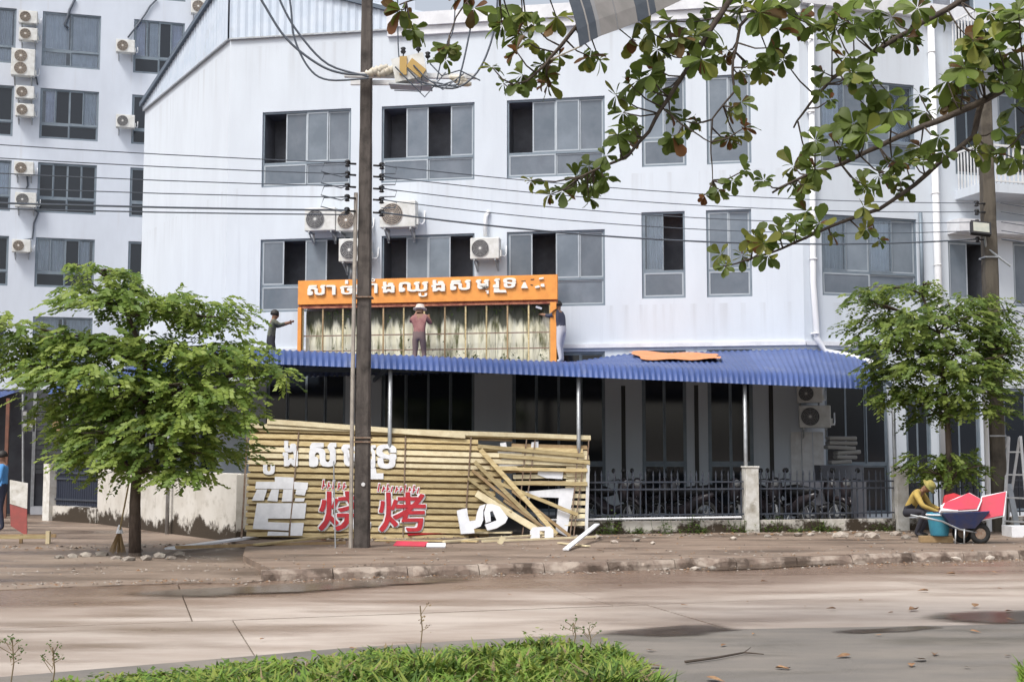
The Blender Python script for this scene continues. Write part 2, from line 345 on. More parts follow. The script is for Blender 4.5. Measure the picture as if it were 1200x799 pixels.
# pavement slab behind the kerb, and the lower wet ground of the side street
KX0 = -3.35
pv = [(KX0 + .1, kerbY(KX0) + .16), (45, kerbY(45) + .16), (45, 50), (-5.3, 50), (-5.2, 23.6), (-4.6, 22.4), (-4.2, 20.2)]
sheet('pavement', pv, -.004, X['pave'], 4, .012, .2)
sd_pts = [(-60, kerbY(-60) - .2)] + [(-14 + i * .28, kerbY(-14 + i * .28) - .15 + .5 * noise.noise(V((i * .31, 2, 0))) + .12 * noise.noise(V((i * 1.3, 7, 0)))) for i in range(38)] + [(KX0 + .0, kerbY(KX0) - .1), (KX0 + .1, kerbY(KX0) + .3), (-4.2, 20.3), (-4.6, 22.5), (-5.0, 23.7), (-5.0, 60), (-60, 60)]
sheet('side_street', sd_pts, -.085, X['dirt'], 12, .02, .12, RZ + .012)
sheet('forecourt', [(-4.9, fenceY(-4.9) + .12), (14, fenceY(14) + .12), (14, 31.9), (6.95, 30.4), (-7.4, 33.0), (-10.9, 38.4), (-12.0, 37.6), (-9.4, 30.4)], .012, X['shadefl'])  # dark floor sheet added to deepen the shade under the canopy
kx = KX0; kerb = tag(link('kerb', None), kind='structure'); kerb.location = (KX0, kerbY(KX0), -.2)
while kx < 20:
    ln = U(.95, 1.05); s = MB(); p = V((kx, kerbY(kx), 0)); q = p + d * (ln - .014); wd = nrm * .2; n_ = 14
    zt = U(-.012, .012); vs = []
    for i in range(n_ + 1):                                        # worn, chipped nose
        c_ = p.lerp(q, i / n_); ch = max(0, noise.noise(c_ * 1.7 + V((3, 1, 0))) + .4 * noise.noise(c_ * 6)) * .15; b_ = noise.noise(c_ * 4) * .02
        vs += [c_ + V((0, 0, -.24)) - nrm * .02, c_ + V((0, 0, zt - .05 - ch)) + nrm * b_, c_ + V((0, 0, zt - ch * .35)) + nrm * (.035 + ch * .6), c_ + V((0, 0, zt + .003)) + nrm * .1, c_ + wd + V((0, 0, zt - .002)), c_ + wd + V((0, 0, -.24))]
    s.add(vs, [tuple(range(6)), tuple(range(n_ * 6, n_ * 6 + 6))[::-1]] + [(i * 6 + j, (i + 1) * 6 + j, (i + 1) * 6 + (j + 1) % 6, i * 6 + (j + 1) % 6) for i in range(n_) for j in range(6)])
    s.build('kerb_block', X['kerb'], kerb); kx += ln * d.x
def blob(name, pxpts, z, m, jit=.0):
    P = [gnd(x_, y_, z) for x_, y_ in pxpts]; pts = []
    for i in range(len(P)):
        a, b = P[i], P[(i + 1) % len(P)]; a0 = P[i - 1]; b2 = P[(i + 2) % len(P)]
        for t in (0, .25, .5, .75):
            q = .5 * ((2 * a) + (-a0 + b) * t + (2 * a0 - 5 * a + 4 * b - b2) * t * t + (-a0 + 3 * a - 3 * b + b2) * t ** 3)
            q = q + V((noise.noise(q * 3.1) * .07, noise.noise(q * 2.7 + V((5, 0, 0))) * .12, 0)); pts.append((q.x, q.y))
    c_ = V((sum(p[0] for p in pts) / len(pts), sum(p[1] for p in pts) / len(pts), z)); n_ = len(pts); rings = (0, .12, .3, .55, 1)
    vs = [V((x_, y_, z)).lerp(c_, r_) for r_ in rings[:-1] for x_, y_ in pts] + [c_]; at_ = [r_ for r_ in rings[:-1] for _ in pts] + [1.0]
    fs = [(k * n_ + i, k * n_ + (i + 1) % n_, (k + 1) * n_ + (i + 1) % n_, (k + 1) * n_ + i) for k in range(3) for i in range(n_)] + [(3 * n_ + i, 3 * n_ + (i + 1) % n_, 4 * n_) for i in range(n_)]
    me = bpy.data.meshes.new(name); me.from_pydata(vs, [], fs); me.materials.append(m); a = me.attributes.new('depth', 'FLOAT', 'POINT'); a.data.foreach_set('value', at_); me.update()
    return tag(link(name, me), kind='structure')
def watermat():
    m = X['water']; n = m.node_tree.nodes; L = m.node_tree.links; p = n['Principled BSDF']; a = n.new('ShaderNodeAttribute'); a.attribute_name = 'depth'
    g = n.new('ShaderNodeNewGeometry'); mp = n.new('ShaderNodeMapping'); mp.inputs['Scale'].default_value = (.5, 1.6, 1); L.new(g.outputs['Position'], mp.inputs[0])
    t = n.new('ShaderNodeTexNoise'); t.inputs['Scale'].default_value = 2.2; t.inputs['Detail'].default_value = 8; t.inputs['Roughness'].default_value = .65; L.new(mp.outputs[0], t.inputs['Vector'])
    q = n.new('ShaderNodeMath'); q.operation = 'MULTIPLY_ADD'; q.inputs[1].default_value = .9; L.new(t.outputs[0], q.inputs[0]); L.new(a.outputs['Fac'], q.inputs[2])
    r_ = n.new('ShaderNodeMapRange'); r_.inputs[1].default_value = .50; r_.inputs[2].default_value = .82; r_.inputs[4].default_value = .9; L.new(q.outputs[0], r_.inputs[0])
    tr = n.new('ShaderNodeBsdfTransparent'); x = n.new('ShaderNodeMixShader'); L.new(r_.outputs[0], x.inputs[0]); L.new(tr.outputs[0], x.inputs[1]); L.new(p.outputs[0], x.inputs[2]); L.new(x.outputs[0], n['Material Output'].inputs[0])
watermat()
wz = RZ + .022
blob('puddle', [(690, 740), (760, 733), (840, 730), (880, 735), (835, 743), (750, 746)], wz, X['water'])
blob('puddle', [(1062, 722), (1110, 716), (1200, 713), (1300, 714), (1300, 728), (1190, 732), (1120, 729)], wz, X['water'])
blob('puddle', [(120, 694), (240, 688), (330, 682), (440, 677), (580, 671), (570, 678), (460, 686), (360, 693), (250, 699), (160, 701)], wz, X['water'])
blob('puddle', [(960, 740), (1010, 736), (1100, 733), (1090, 738), (1000, 743)], wz, X['water'])
blob('puddle', [(800, 664), (900, 659), (1010, 655), (1000, 660), (880, 667), (810, 669)], wz, X['water'])

# ------------------------------------------------------------ buildings
def wall_holes(mb, W, a0, a1, b0, b1, holes, depth=.16):
    xs = sorted({a0, a1, *[h[0] for h in holes], *[h[1] for h in holes]}); zs = sorted({b0, b1, *[h[2] for h in holes], *[h[3] for h in holes]})
    xs = [x for x in xs if a0 <= x <= a1]; zs = [z for z in zs if b0 <= z <= b1]
    for i in range(len(xs) - 1):
        for j in range(len(zs) - 1):
            cx, cz = (xs[i] + xs[i + 1]) / 2, (zs[j] + zs[j + 1]) / 2
            if any(h[0] < cx < h[1] and h[2] < cz < h[3] for h in holes): continue
            mb.add([W.pt(xs[i], zs[j]), W.pt(xs[i + 1], zs[j]), W.pt(xs[i + 1], zs[j + 1]), W.pt(xs[i], zs[j + 1])], [(0, 1, 2, 3)])
    for (h0, h1, h2, h3) in holes:
        q = [(h0, h2), (h1, h2), (h1, h3), (h0, h3)]
        for k in range(4):
            A, B = q[k], q[(k + 1) % 4]
            mb.add([W.pt(*A), W.pt(*A, -depth), W.pt(*B, -depth), W.pt(*B)], [(0, 1, 2, 3)])
def window(par, W, h, top, low, lowf=.3, sash='wframe', depth=.075):
    """h: opening; top/low: pane kinds. F film, P frosted, D open dark, C curtain, V lilac curtain, G clear"""
    a0, a1, b0, b1 = h; fw = .05; tz = b0 + (b1 - b0) * lowf
    fr = MB()
    for (p, q, r_, s_) in ((a0, a1, b0, b0 + fw), (a0, a1, b1 - fw, b1), (a0, a0 + fw, b0 + fw, b1 - fw), (a1 - fw, a1, b0 + fw, b1 - fw)): W.box(fr, p, q, r_, s_, -depth - .05, -depth + .03)
    if low: W.box(fr, a0 + fw, a1 - fw, tz - .03, tz + .03, -depth - .045, -depth + .022)
    win = fr.build('window', X[sash], par)
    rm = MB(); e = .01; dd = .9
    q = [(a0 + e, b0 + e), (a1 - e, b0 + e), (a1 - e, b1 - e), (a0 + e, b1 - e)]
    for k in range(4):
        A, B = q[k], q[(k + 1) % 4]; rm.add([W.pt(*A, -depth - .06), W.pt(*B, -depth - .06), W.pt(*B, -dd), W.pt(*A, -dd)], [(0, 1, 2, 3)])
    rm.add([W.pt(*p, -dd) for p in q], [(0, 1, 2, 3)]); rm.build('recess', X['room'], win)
    rows = [(top, tz + .03 if low else b0 + fw, b1 - fw)] + ([(low, b0 + fw, tz - .03)] if low else [])
    for kinds, z0, z1 in rows:
        n_ = len(kinds); st = (a1 - a0 - 2 * fw) / n_
        for i, kd in enumerate(kinds):
            x0 = a0 + fw + i * st; x1 = x0 + st; bx = MB(); sw = .035
            o = -depth - (.02 if i % 2 else -.012)
            W.box(bx, x0, x0 + sw, z0, z1, o - .014, o + .014); W.box(bx, x1 - sw, x1, z0, z1, o - .014, o + .014)
            W.box(bx, x0 + sw, x1 - sw, z0, z0 + sw, o - .012, o + .012); W.box(bx, x0 + sw, x1 - sw, z1 - sw, z1, o - .012, o + .012)
            if kd != 'D': bx.build('sash', X['wfr2' if kd in 'FP' else 'wframe'], win)
            pn = MB(); W.box(pn, x0 + sw, x1 - sw, z0 + sw, z1 - sw, o - .004, o + .004)
            if kd != 'D': pn.build('pane', X[{'F': 'film', 'P': 'filml', 'C': 'glass', 'V': 'glass', 'G': 'dark'}[kd]], win)
            if kd in 'CV':
                cu = MB(); m_ = 26; ph = U(0, 6); cov = U(.7, 1.0); xa, xb = (x0, x0 + (x1 - x0) * cov) if random.random() < .5 else (x1 - (x1 - x0) * cov, x1)
                vs = []
                for t in range(m_ + 1):
                    x = xa + (xb - xa) * t / m_; of = -depth - .085 + .022 * math.sin(t * 1.5 + ph) + .012 * math.sin(t * .63)
                    vs += [W.pt(x, z0, of), W.pt(x, z1, of)]
                cu.add(vs, [(2 * t, 2 * t + 2, 2 * t + 3, 2 * t + 1) for t in range(m_)]); cu.build('curtain', X['curtain' if kd == 'C' else 'curtainp'], win)
    return win

# --- main building
ZT = FM.hit(262, 46)[1]
hotel = thing('corner_building', (C1.x, C1.y, -.2), 'lilac white four storey corner building with grey window bands behind the blue canopy', 'building')
sx = lambda px, py=300: FM.hit(px, py)[0]
zA0, zA1 = FM.hit(307, 220)[1], FM.hit(307, 132)[1]          # upper row
zB0, zB1 = FM.hit(305, 366)[1], FM.hit(305, 281)[1]          # lower row
zC0, zC1 = FM.hit(752, 196)[1], FM.hit(752, 93)[1]
zD0, zD1 = FM.hit(752, 350)[1], FM.hit(752, 249)[1]
ZL = FM.hit(800, 404)[1]                                      # ledge
hs_ = []; specs = []
for (p0, p1, t_, l_) in ((307, 411, 'DFPF', 'FF'), (447, 556, 'DFDF', 'FF'), (594, 709, 'DFPF', 'FF')):
    h = (sx(p0, 180), sx(p1, 180), zA0, zA1); hs_.append(h); specs.append((h, t_, l_, .31))
for (p0, p1, t_, l_) in ((305, 410, 'FDPD', 'FF'), (447, 556, 'DPPD', 'FF'), (594, 709, 'FDPF', 'FF')):
    h = (sx(p0, 310), sx(p1, 310), zB0, zB1); hs_.append(h); specs.append((h, t_, l_, .36))
for (p0, p1, t_, l_) in ((752, 804, 'PF', 'F'), (828, 880, 'PP', 'F')):
    h = (sx(p0, 150), sx(p1, 150), zC0, zC1); hs_.append(h); specs.append((h, t_, l_, .31))
for (p0, p1, t_, l_) in ((752, 803, 'CD', 'F'), (828, 881, 'PP', 'F')):
    h = (sx(p0, 300), sx(p1, 300), zD0, zD1); hs_.append(h); specs.append((h, t_, l_, .31))
zg1 = ZL - .13; zg0 = .12
for (p0, p1) in ((312, 405), (447, 556), (600, 709), (752, 804), (829, 882)):
    h = (sx(p0, 450), sx(p1, 450), zg0, zg1); hs_.append(h); specs.append((h, 'GG' if p1 - p0 < 60 else 'GGGG', 'GG', .3))
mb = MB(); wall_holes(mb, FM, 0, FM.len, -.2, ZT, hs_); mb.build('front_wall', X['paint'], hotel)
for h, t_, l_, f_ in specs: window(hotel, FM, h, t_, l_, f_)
def streaks(m, levels):
    n = m.node_tree.nodes; L = m.node_tree.links; p = n['Principled BSDF']; g = n.new('ShaderNodeNewGeometry'); sp = n.new('ShaderNodeSeparateXYZ'); L.new(g.outputs['Position'], sp.inputs[0])
    mp = n.new('ShaderNodeMapping'); mp.inputs['Scale'].default_value = (5.5, 5.5, .25); L.new(g.outputs['Position'], mp.inputs[0]); t = n.new('ShaderNodeTexNoise'); t.inputs['Scale'].default_value = 1; t.inputs['Detail'].default_value = 5; L.new(mp.outputs[0], t.inputs['Vector'])
    nz_ = n.new('ShaderNodeMapRange'); nz_.inputs[1].default_value = .5; nz_.inputs[2].default_value = .72; L.new(t.outputs[0], nz_.inputs[0]); acc = None
    for z, ln in levels:
        r_ = n.new('ShaderNodeMapRange'); r_.inputs[1].default_value = z - ln; r_.inputs[2].default_value = z; r_.inputs[4].default_value = .34; L.new(sp.outputs[2], r_.inputs[0])
        lt_ = n.new('ShaderNodeMath'); lt_.operation = 'LESS_THAN'; lt_.inputs[1].default_value = z; L.new(sp.outputs[2], lt_.inputs[0]); ml = n.new('ShaderNodeMath'); ml.operation = 'MULTIPLY'; L.new(r_.outputs[0], ml.inputs[0]); L.new(lt_.outputs[0], ml.inputs[1])
        if acc: ad = n.new('ShaderNodeMath'); ad.operation = 'MAXIMUM'; L.new(acc, ad.inputs[0]); L.new(ml.outputs[0], ad.inputs[1]); acc = ad.outputs[0]
        else: acc = ml.outputs[0]
    f_ = n.new('ShaderNodeMath'); f_.operation = 'MULTIPLY'; L.new(acc, f_.inputs[0]); L.new(nz_.outputs[0], f_.inputs[1]); old = p.inputs['Base Color'].links[0].from_socket
    x = n.new('ShaderNodeMix'); x.data_type = 'RGBA'; L.new(f_.outputs[0], x.inputs[0]); L.new(old, x.inputs[6]); x.inputs[7].default_value = (.36, .36, .37, 1); L.new(x.outputs[2], p.inputs['Base Color'])
streaks(X['paint'], [(zA0, 1.0), (zB0, 1.1), (ZL - .05, .5), (ZT - .25, 1.6)])
# right part beyond the bend
rx = lambda px, py=300: FR.hit(px, py)[0]
hr = []; sr = []
for (p0, p1, y0, y1, t_, l_) in ((961, 1072, 95, 195, 'CFPC', 'FF'), (963, 1075, 254, 348, 'CPCP', 'FF'), (966, 1040, 410, 610, 'GGG', 'GG'), (1112, 1158, 283, 352, 'FD', ''), (1188, 1240, 285, 360, 'FD', ''), (1118, 1150, 95, 205, 'GG', ''), (1118, 1142, -40, 60, 'GG', ''), (1170, 1215, 110, 205, 'FG', ''), (1062, 1092, 470, 604, 'GG', 'G'), (1102, 1150, 470, 604, 'GG', ''), (1176, 1230, 455, 604, 'GG', '')):
    h = (rx(p0, y0 + 40), rx(p1, y0 + 40), max(.1, FR.hit((p0 + p1) / 2, y1)[1]), FR.hit((p0 + p1) / 2, y0)[1])
    hr.append(h); sr.append((h, t_, l_, .3))
mb = MB(); wall_holes(mb, FR, 0, FR.len, -.2, ZT, hr); mb.build('right_wall', X['paint'], hotel)
for h, t_, l_, f_ in sr: window(hotel, FR, h, t_, l_, f_)
hsd = [(1.0 + k * 1.75, 2.45 + k * 1.75, .12, 3.1) for k in range(4)]  # dark ground floor windows added to darken the area under the side canopy
mb = MB(); wall_holes(mb, FS, 0, FS.len, -.2, ZT, hsd); mb.build('side_wall', X['paint'], hotel)
for h in hsd: window(hotel, FS, h, 'GG', 'GG', .3)
mb = MB(); bk = 14
mb.add([V((C1.x, C1.y, ZT)), V((K.x, K.y, ZT)), V((REND.x, REND.y, ZT)), V((REND.x + 2, REND.y + bk, ZT)), V((C0.x + 2, C0.y + bk, ZT)), V((C0.x, C0.y, ZT))], [(0, 1, 2, 3, 4, 5)])
mb.add([V((REND.x, REND.y, -.2)), V((REND.x + 2, REND.y + bk, -.2)), V((REND.x + 2, REND.y + bk, ZT)), V((REND.x, REND.y, ZT))], [(0, 1, 2, 3)])
mb.add([V((REND.x + 2, REND.y + bk, -.2)), V((C0.x + 2, C0.y + bk, -.2)), V((C0.x + 2, C0.y + bk, ZT)), V((REND.x + 2, REND.y + bk, ZT))], [(0, 1, 2, 3)])
mb.add([V((C0.x + 2, C0.y + bk, -.2)), V((C0.x, C0.y, -.2)), V((C0.x, C0.y, ZT)), V((C0.x + 2, C0.y + bk, ZT))], [(0, 1, 2, 3)])
mb.build('flat_roof', X['paint'], hotel)
# ledge, cornice, hairline plaster joints
mb = MB(); FM.box(mb, .0, FM.len + .02, ZL - .05, ZL + .05, .002, .07); mb.build('ledge', X['trim'], hotel)
mb = MB(); FR.box(mb, .02, rx(1108), ZL - .05, ZL + .05, .002, .07); mb.build('ledge', X['trim'], hotel)
sC = sx(455, 35)
mb = MB(); FM.box(mb, sC, FM.len + .05, ZT + .003, ZT + .35, -.2, .16); FM.box(mb, sC, FM.len + .05, ZT - .22, ZT, .003, .09); mb.build('cornice', X['trim'], hotel)
mb = MB(); FR.box(mb, .06, FR.len, ZT + .003, ZT + .35, -.2, .16); mb.build('cornice', X['trim'], hotel)
for (p0, p1) in ((411, 447), (709, 752), (804, 828), (882, 925)):          # slits in the ground floor piers
    mb = MB(); c_ = (sx(p0, 470) + sx(p1, 470)) / 2; FM.box(mb, c_ - .05, c_ + .05, .7, 3.2, .004, .012); mb.build('pier_slit', X['black'], hotel)
# corrugated cladding over the left of the facade (gable falling both ways)
def clad(W, a0, a1, zb, zt0, zt1, name='cladding_sheet'):
    n_ = int((a1 - a0) / .95) + 1; st = (a1 - a0) / n_
    for i in range(n_):
        m_ = MB(); x0 = a0 + i * st; x1 = x0 + st - .004; k = 12; vs = []
        for j in range(k + 1):
            x = x0 + (x1 - x0) * j / k; t = (x - a0) / (a1 - a0); of = .05 + (.028 if (j % 3 == 0) else 0)
            vs += [W.pt(x, zb - .06, of), W.pt(x, zt0 + (zt1 - zt0) * t, of)]
        m_.add(vs, [(2 * j, 2 * j + 2, 2 * j + 3, 2 * j + 1) for j in range(k)]); m_.build(name, X['clad'], hotel)
zr = FS.hit(250, 0)[1] + .25
clad(FS, .0, FS.len, ZT, ZT + .15, zr); clad(FM, 0, sC, ZT, zr, FM.hit(450, 14)[1])
mb = MB(); mb.bar(FS.pt(-.1, ZT + .17, .1), FS.pt(FS.len + .05, zr + .03, .1), .12, .14); mb.bar(FM.pt(0, zr + .03, .1), FM.pt(sC, FM.hit(450, 14)[1] + .03, .1), .12, .10)
mb.build('roof_edge', X['fascia'], hotel)
mb = MB(); zr2 = FM.hit(450, 14)[1]
mb.add([FS.pt(0, ZT + .15, 0), FS.pt(FS.len, zr, 0), FM.pt(sC, zr2, 0), FM.pt(sC, zr2, -9), FS.pt(FS.len, zr, -9), FS.pt(0, ZT + .15, -9)], [(0, 1, 4, 5), (1, 2, 3, 4)]); mb.build('sheet_roof', X['clad'], hotel)
mb = MB(); FM.box(mb, 0, sC, ZT - .05, ZT - .01, .003, .08); FS.box(mb, 0, FS.len, ZT - .05, ZT - .01, .003, .08); mb.build('flashing', X['steel'], hotel)
# downpipes
def pipe(par, pts, r=.055, m='pipe', name='downpipe', n=8):
    mb = MB(); mb.tube(pts, r, n); return mb.build(name, X[m], par, True)
kp = [FR.pt(rx(951, 150), ZT, .09), FR.pt(rx(951, 340), FR.hit(951, 330)[1], .09), FR.pt(rx(953), FR.hit(953, 396)[1], .09), FR.pt(rx(961), FR.hit(961, 412)[1], .12), FR.pt(rx(985), FR.hit(985, 418)[1], .3), at(1024, 426, 29.6)]
pipe(hotel, kp, .075)
pipe(hotel, [FR.pt(rx(1096), ZT, .09), FR.pt(rx(1096), .05, .09)], .09)
pipe(hotel, [FR.pt(rx(1078, 300), FR.hit(1078, 250)[1], .07), FR.pt(rx(1078, 300), FR.hit(1078, 360)[1], .07)], .05, 'wframe', 'service_pipe')
mb = MB()
for z in (4.4, 6.2, 8, 9.8, 11.6):
    for p in (951, 1096): mb.ring(FR.pt(rx(p), z, .09), (0, 0, 1), .085, .02, 12)
mb.build('pipe_clip', X['white'], hotel)
# balconies at the right end
for (zf, p0) in ((FR.hit(1150, 226)[1], 1119), (FR.hit(1150, 74)[1], 1117)):
    a0, a1 = rx(p0, 220), FR.len; mb = MB(); FR.box(mb, a0, a1, zf - .22, zf, .003, 1.1); bal = mb.build('balcony', X['paint'], hotel)
    rl = MB(); FR.box(rl, a0 + .03, a1, zf + .93, zf + .98, 1.03, 1.08); FR.box(rl, a0 + .03, a1, zf + .05, zf + .09, 1.03, 1.08); FR.box(rl, a0 + .03, a0 + .07, zf + .93, zf + .98, .01, 1.03); rl.build('rail', X['white'], bal)
    x = a0 + .05; bm_ = None
    while x < min(a1, a0 + 3.6):
        b = MB(); FR.box(b, x, x + .035, zf + .0, zf + .93, 1.035, 1.06); b.build('baluster', X['white'], bal); x += .125
    for k in range(8):
        b = MB(); FR.box(b, a0 + .04, a0 + .065, zf, zf + .93, .08 + k * .125, .11 + k * .125); b.build('baluster', X['white'], bal)
mb = MB(); FR.box(mb, rx(1110, 270), FR.len, FR.hit(1150, 277)[1], FR.hit(1150, 262)[1], .003, .5); mb.build('lintel', X['trim'], hotel)
# skirting on ground floor, boards below the air conditioners
for k in range(3):
    mb = MB(); a = rx(927 + k * 13, 530) if 0 else sx(927 + k * 13, 530); FM.box(mb, a, a + .24, .55, FM.hit(930, 506)[1], .01, .03); mb.build('white_board', X['white'], hotel)

# --- back wing on the left
wing = thing('hotel_wing', (-16, 48, -.2), 'grey white back wing with curtained windows and stacked air conditioners', 'building')
lx = lambda px, py: FL.hit(px, py)[0]
rowz = [(FL.hit(48, 77)[1], FL.hit(48, 13)[1]), (FL.hit(47, 162)[1], FL.hit(47, 103)[1]), (FL.hit(45, 249)[1], FL.hit(45, 190)[1]), (FL.hit(42, 336)[1], FL.hit(42, 278)[1])]
pit = rowz[0][1] - rowz[1][1]
rowz.insert(0, (rowz[0][0] + pit, rowz[0][1] + pit)); rowz.append((rowz[4][0] - pit, rowz[4][1] - pit))
cols = [(-28, 15), (46, 115), (154, 214)]; hl = []; sl_ = []
kinds = [['CC', 'CC', 'GG'], ['CC', 'CC', 'VCGV'], ['CG', 'VGGC', 'GG'], ['GC', 'GGGG', 'GG'], ['CG', 'CCGC', 'GG'], ['GG', 'CC', 'GG']]
for ri, (z0, z1) in enumerate(rowz):
    for ci, (p0, p1) in enumerate(cols):
        h = (lx(p0, 150), lx(p1, 150), z0, z1); hl.append(h); k = kinds[ri][ci]; sl_.append((h, k, 'CC' if k == 'CC' else 'GG', .3))
ZW = rowz[0][1] + 1.2
mb = MB(); wall_holes(mb, FL, 0, FL.len, -.2, ZW, hl); mb.build('wall', X['paint_back'], wing)
for h, t_, l_, f_ in sl_: window(wing, FL, h, t_, l_, f_)
mb = MB(); q0, q1 = FL.pt(0, 0), FL.pt(FL.len, 0); b0_, b1_ = FL.pt(0, 0, -10), FL.pt(FL.len, 0, -10); hgt = V((0, 0, ZW)); lo_ = V((0, 0, -.2))
mb.add([q0 + hgt, q1 + hgt, b1_ + hgt, b0_ + hgt, q0 + lo_, q1 + lo_, b1_ + lo_, b0_ + lo_], [(0, 1, 2, 3), (5, 6, 2, 1), (6, 7, 3, 2), (7, 4, 0, 3)]); mb.build('flat_roof', X['paint_back'], wing)
# low shop front beside the side gate
SF = Fr((-18.5, 34.2), (-10.9, 35.6))
shop = thing('shop_front', (-14, 35, -.1), 'dark grey shuttered shop front under a blue sheet awning beside the side gate', 'shop')
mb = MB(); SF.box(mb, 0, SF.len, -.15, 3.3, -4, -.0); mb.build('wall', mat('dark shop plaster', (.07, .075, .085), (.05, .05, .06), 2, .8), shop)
for k in range(16):
    mb = MB(); SF.box(mb, SF.hit(42, 520)[0], SF.hit(112, 520)[0], 1.0 + k * .13, 1.118 + k * .13, .01, .03 + .012 * (k % 2)); mb.build('shutter_slat', mat('shutter grey', (.10, .105, .115), (.085, .09, .10), 3, .55, metal=.2) if k == 0 else bpy.data.materials['shutter grey'], shop)
mb = MB(); SF.box(mb, SF.hit(38, 520)[0], SF.hit(42, 520)[0], -.15, 3.2, .01, .06); SF.box(mb, SF.hit(112, 520)[0], SF.hit(115, 520)[0], -.15, 3.2, .01, .06); mb.build('shutter_guide', X['steel'], shop)
mb = MB(); SF.box(mb, SF.hit(42, 520)[0], SF.hit(112, 520)[0], -.1, .12, .003, .5); mb.build('doorstep', X['trim'], shop)
mb = MB(); n_ = 34; vs = []
a0, a1 = SF.hit(-70, 450)[0], SF.hit(24, 450)[0]
for j in range(n_ + 1):
    x = a0 + (a1 - a0) * j / n_; dz = .02 * math.sin(j * 2.1); vs += [SF.pt(x, 3.25 + dz, .02), SF.pt(x, 2.95 + dz, 2.6)]
mb.add(vs, [(2 * j, 2 * j + 1, 2 * j + 3, 2 * j + 2) for j in range(n_)]); mb.build('awning', X['blue'], shop)
mb = MB(); SF.box(mb, SF.hit(6, 520, 2.5)[0], SF.hit(10, 520, 2.5)[0], -.1, 2.95, 2.45, 2.55); mb.build('awning_post', mat('red brown post paint', (.20, .09, .06), (.14, .07, .05), 8, .7), shop)

# ------------------------------------------------------------ blue canopy on the forecourt
EZ0 = CAMZ; efr = Fr((-5.6, fenceY(-5.6) - .12), (9, fenceY(9) - .12))
e0s, e0z = efr.hit(258, 424); e1s, e1z = efr.hit(1023, 456)
def eave(t): return efr.pt(e0s + (e1s - e0s) * t, e0z + (e1z - e0z) * t)
RP = FR.hit(1012, 425); up = [FM.pt(.1, 3.48, .05), FM.pt(sx(590, 412), 3.54, .05), FM.pt(sx(730, 412), 3.96, .05), FM.pt(FM.len, 4.04, .05), FR.pt(RP[0], 3.9, .05)]
ul = [(b_ - a_).length for a_, b_ in zip(up, up[1:])]
def upper(t):
    s = t * sum(ul)
    for k, l_ in enumerate(ul):
        if s <= l_ or k == len(ul) - 1: return up[k].lerp(up[k + 1], min(1, s / l_))
        s -= l_
can = thing('canopy', (eave(.5).x, eave(.5).y, 0), 'long blue tile profile steel canopy with rolled eave over the forecourt', 'canopy')
BR = .31
prof = [(.0, .0), (.010, .11), (.024, .20), (.045, .27), (.075, BR)]          # rolled eave: share of run, rise
def ruled(ev_, up_, NS, RIB, par):
    tot = NS * RIB; rowsn = 5 + 22
    for i in range(NS):
        mb = MB(); vs = []
        for j in range(RIB * 6 + 1):
            t = (i * RIB + j / 6) / tot; A, B = ev_(t), up_(t); cs = math.cos((j / 6) * 2 * math.pi); rib = .022 * cs ** .7 if cs > 0 else -.006
            run = (B - A).length; hd = V((B.x - A.x, B.y - A.y, 0)).normalized()
            for (f_, rz) in prof:
                f_ = f_ * 8 / run * .9; an = rz / BR * 1.2; vs.append(A + V((B.x - A.x, B.y - A.y, 0)) * f_ + V((0, 0, rz)) + (-hd * math.cos(an) + V((0, 0, math.sin(an)))) * rib)
            fs_ = .075 * 8 / run * .9
            for k in range(1, 23):
                f_ = fs_ + (1 - fs_) * k / 22; z = A.z + BR + (B.z - A.z - BR) * (f_ - fs_) / (1 - fs_); step = .012 * (k % 2)
                vs.append(V((A.x + (B.x - A.x) * f_, A.y + (B.y - A.y) * f_, z + rib + step)))
        for j in range(RIB * 6):
            for k in range(rowsn - 1): q = j * rowsn + k; mb.f.append([q, q + rowsn, q + rowsn + 1, q + 1]); mb.m.append(0)
        mb.v = [tuple(p) for p in vs]; mb.build('roof_sheet', X['blue'], par, True)
ruled(eave, upper, 16, 7, can)
EB = V((-12.6, 34.8, 3.15)); UB = FS.pt(2.2, 3.5, .05)
ruled(lambda t: EB.lerp(eave(0), t) , lambda t: UB.lerp(up[0], t), 10, 7, can)
for t_ in (.12, .45, .75):
    P = EB.lerp(eave(0), t_); mb = MB(); P = P + V((.12, .08, 0)); mb.tube([V((P.x, P.y, -.1)), P + V((0, 0, .1))], .04, 8); mb.build('post', X['steel'], can, True)
mb = MB()
for k in range(10):
    ta, tb = k / 10, (k + 1) / 10; mb.bar(eave(ta) + V((0, .1, .06)), eave(tb) + V((0, .1, .06)), .05, .09)
    mb.bar(eave(ta).lerp(upper(ta), .5) + V((0, 0, .05)), eave(tb).lerp(upper(tb), .5) + V((0, 0, .05)), .05, .09)
mb.build('purlin', X['fascia'], can)
for px_ in (457, 678, 873, 1047):
    s = efr.hit(px_, 480, -.14)[0]; t = (s - e0s) / (e1s - e0s); mb = MB(); z = e0z + (e1z - e0z) * t
    P = efr.pt(s, 0, -.14); mb.tube([P + V((0, 0, -.05)), P + V((0, 0, z + .08))], .04, 8); mb.build('post', X['steel'], can, True)
    mb = MB(); Q = upper(min(1, max(0, t))); mb.bar(P + V((0, 0, z + .08)), V((Q.x, Q.y, Q.z - .12)), .05, .1); mb.build('rafter', X['fascia'], can)

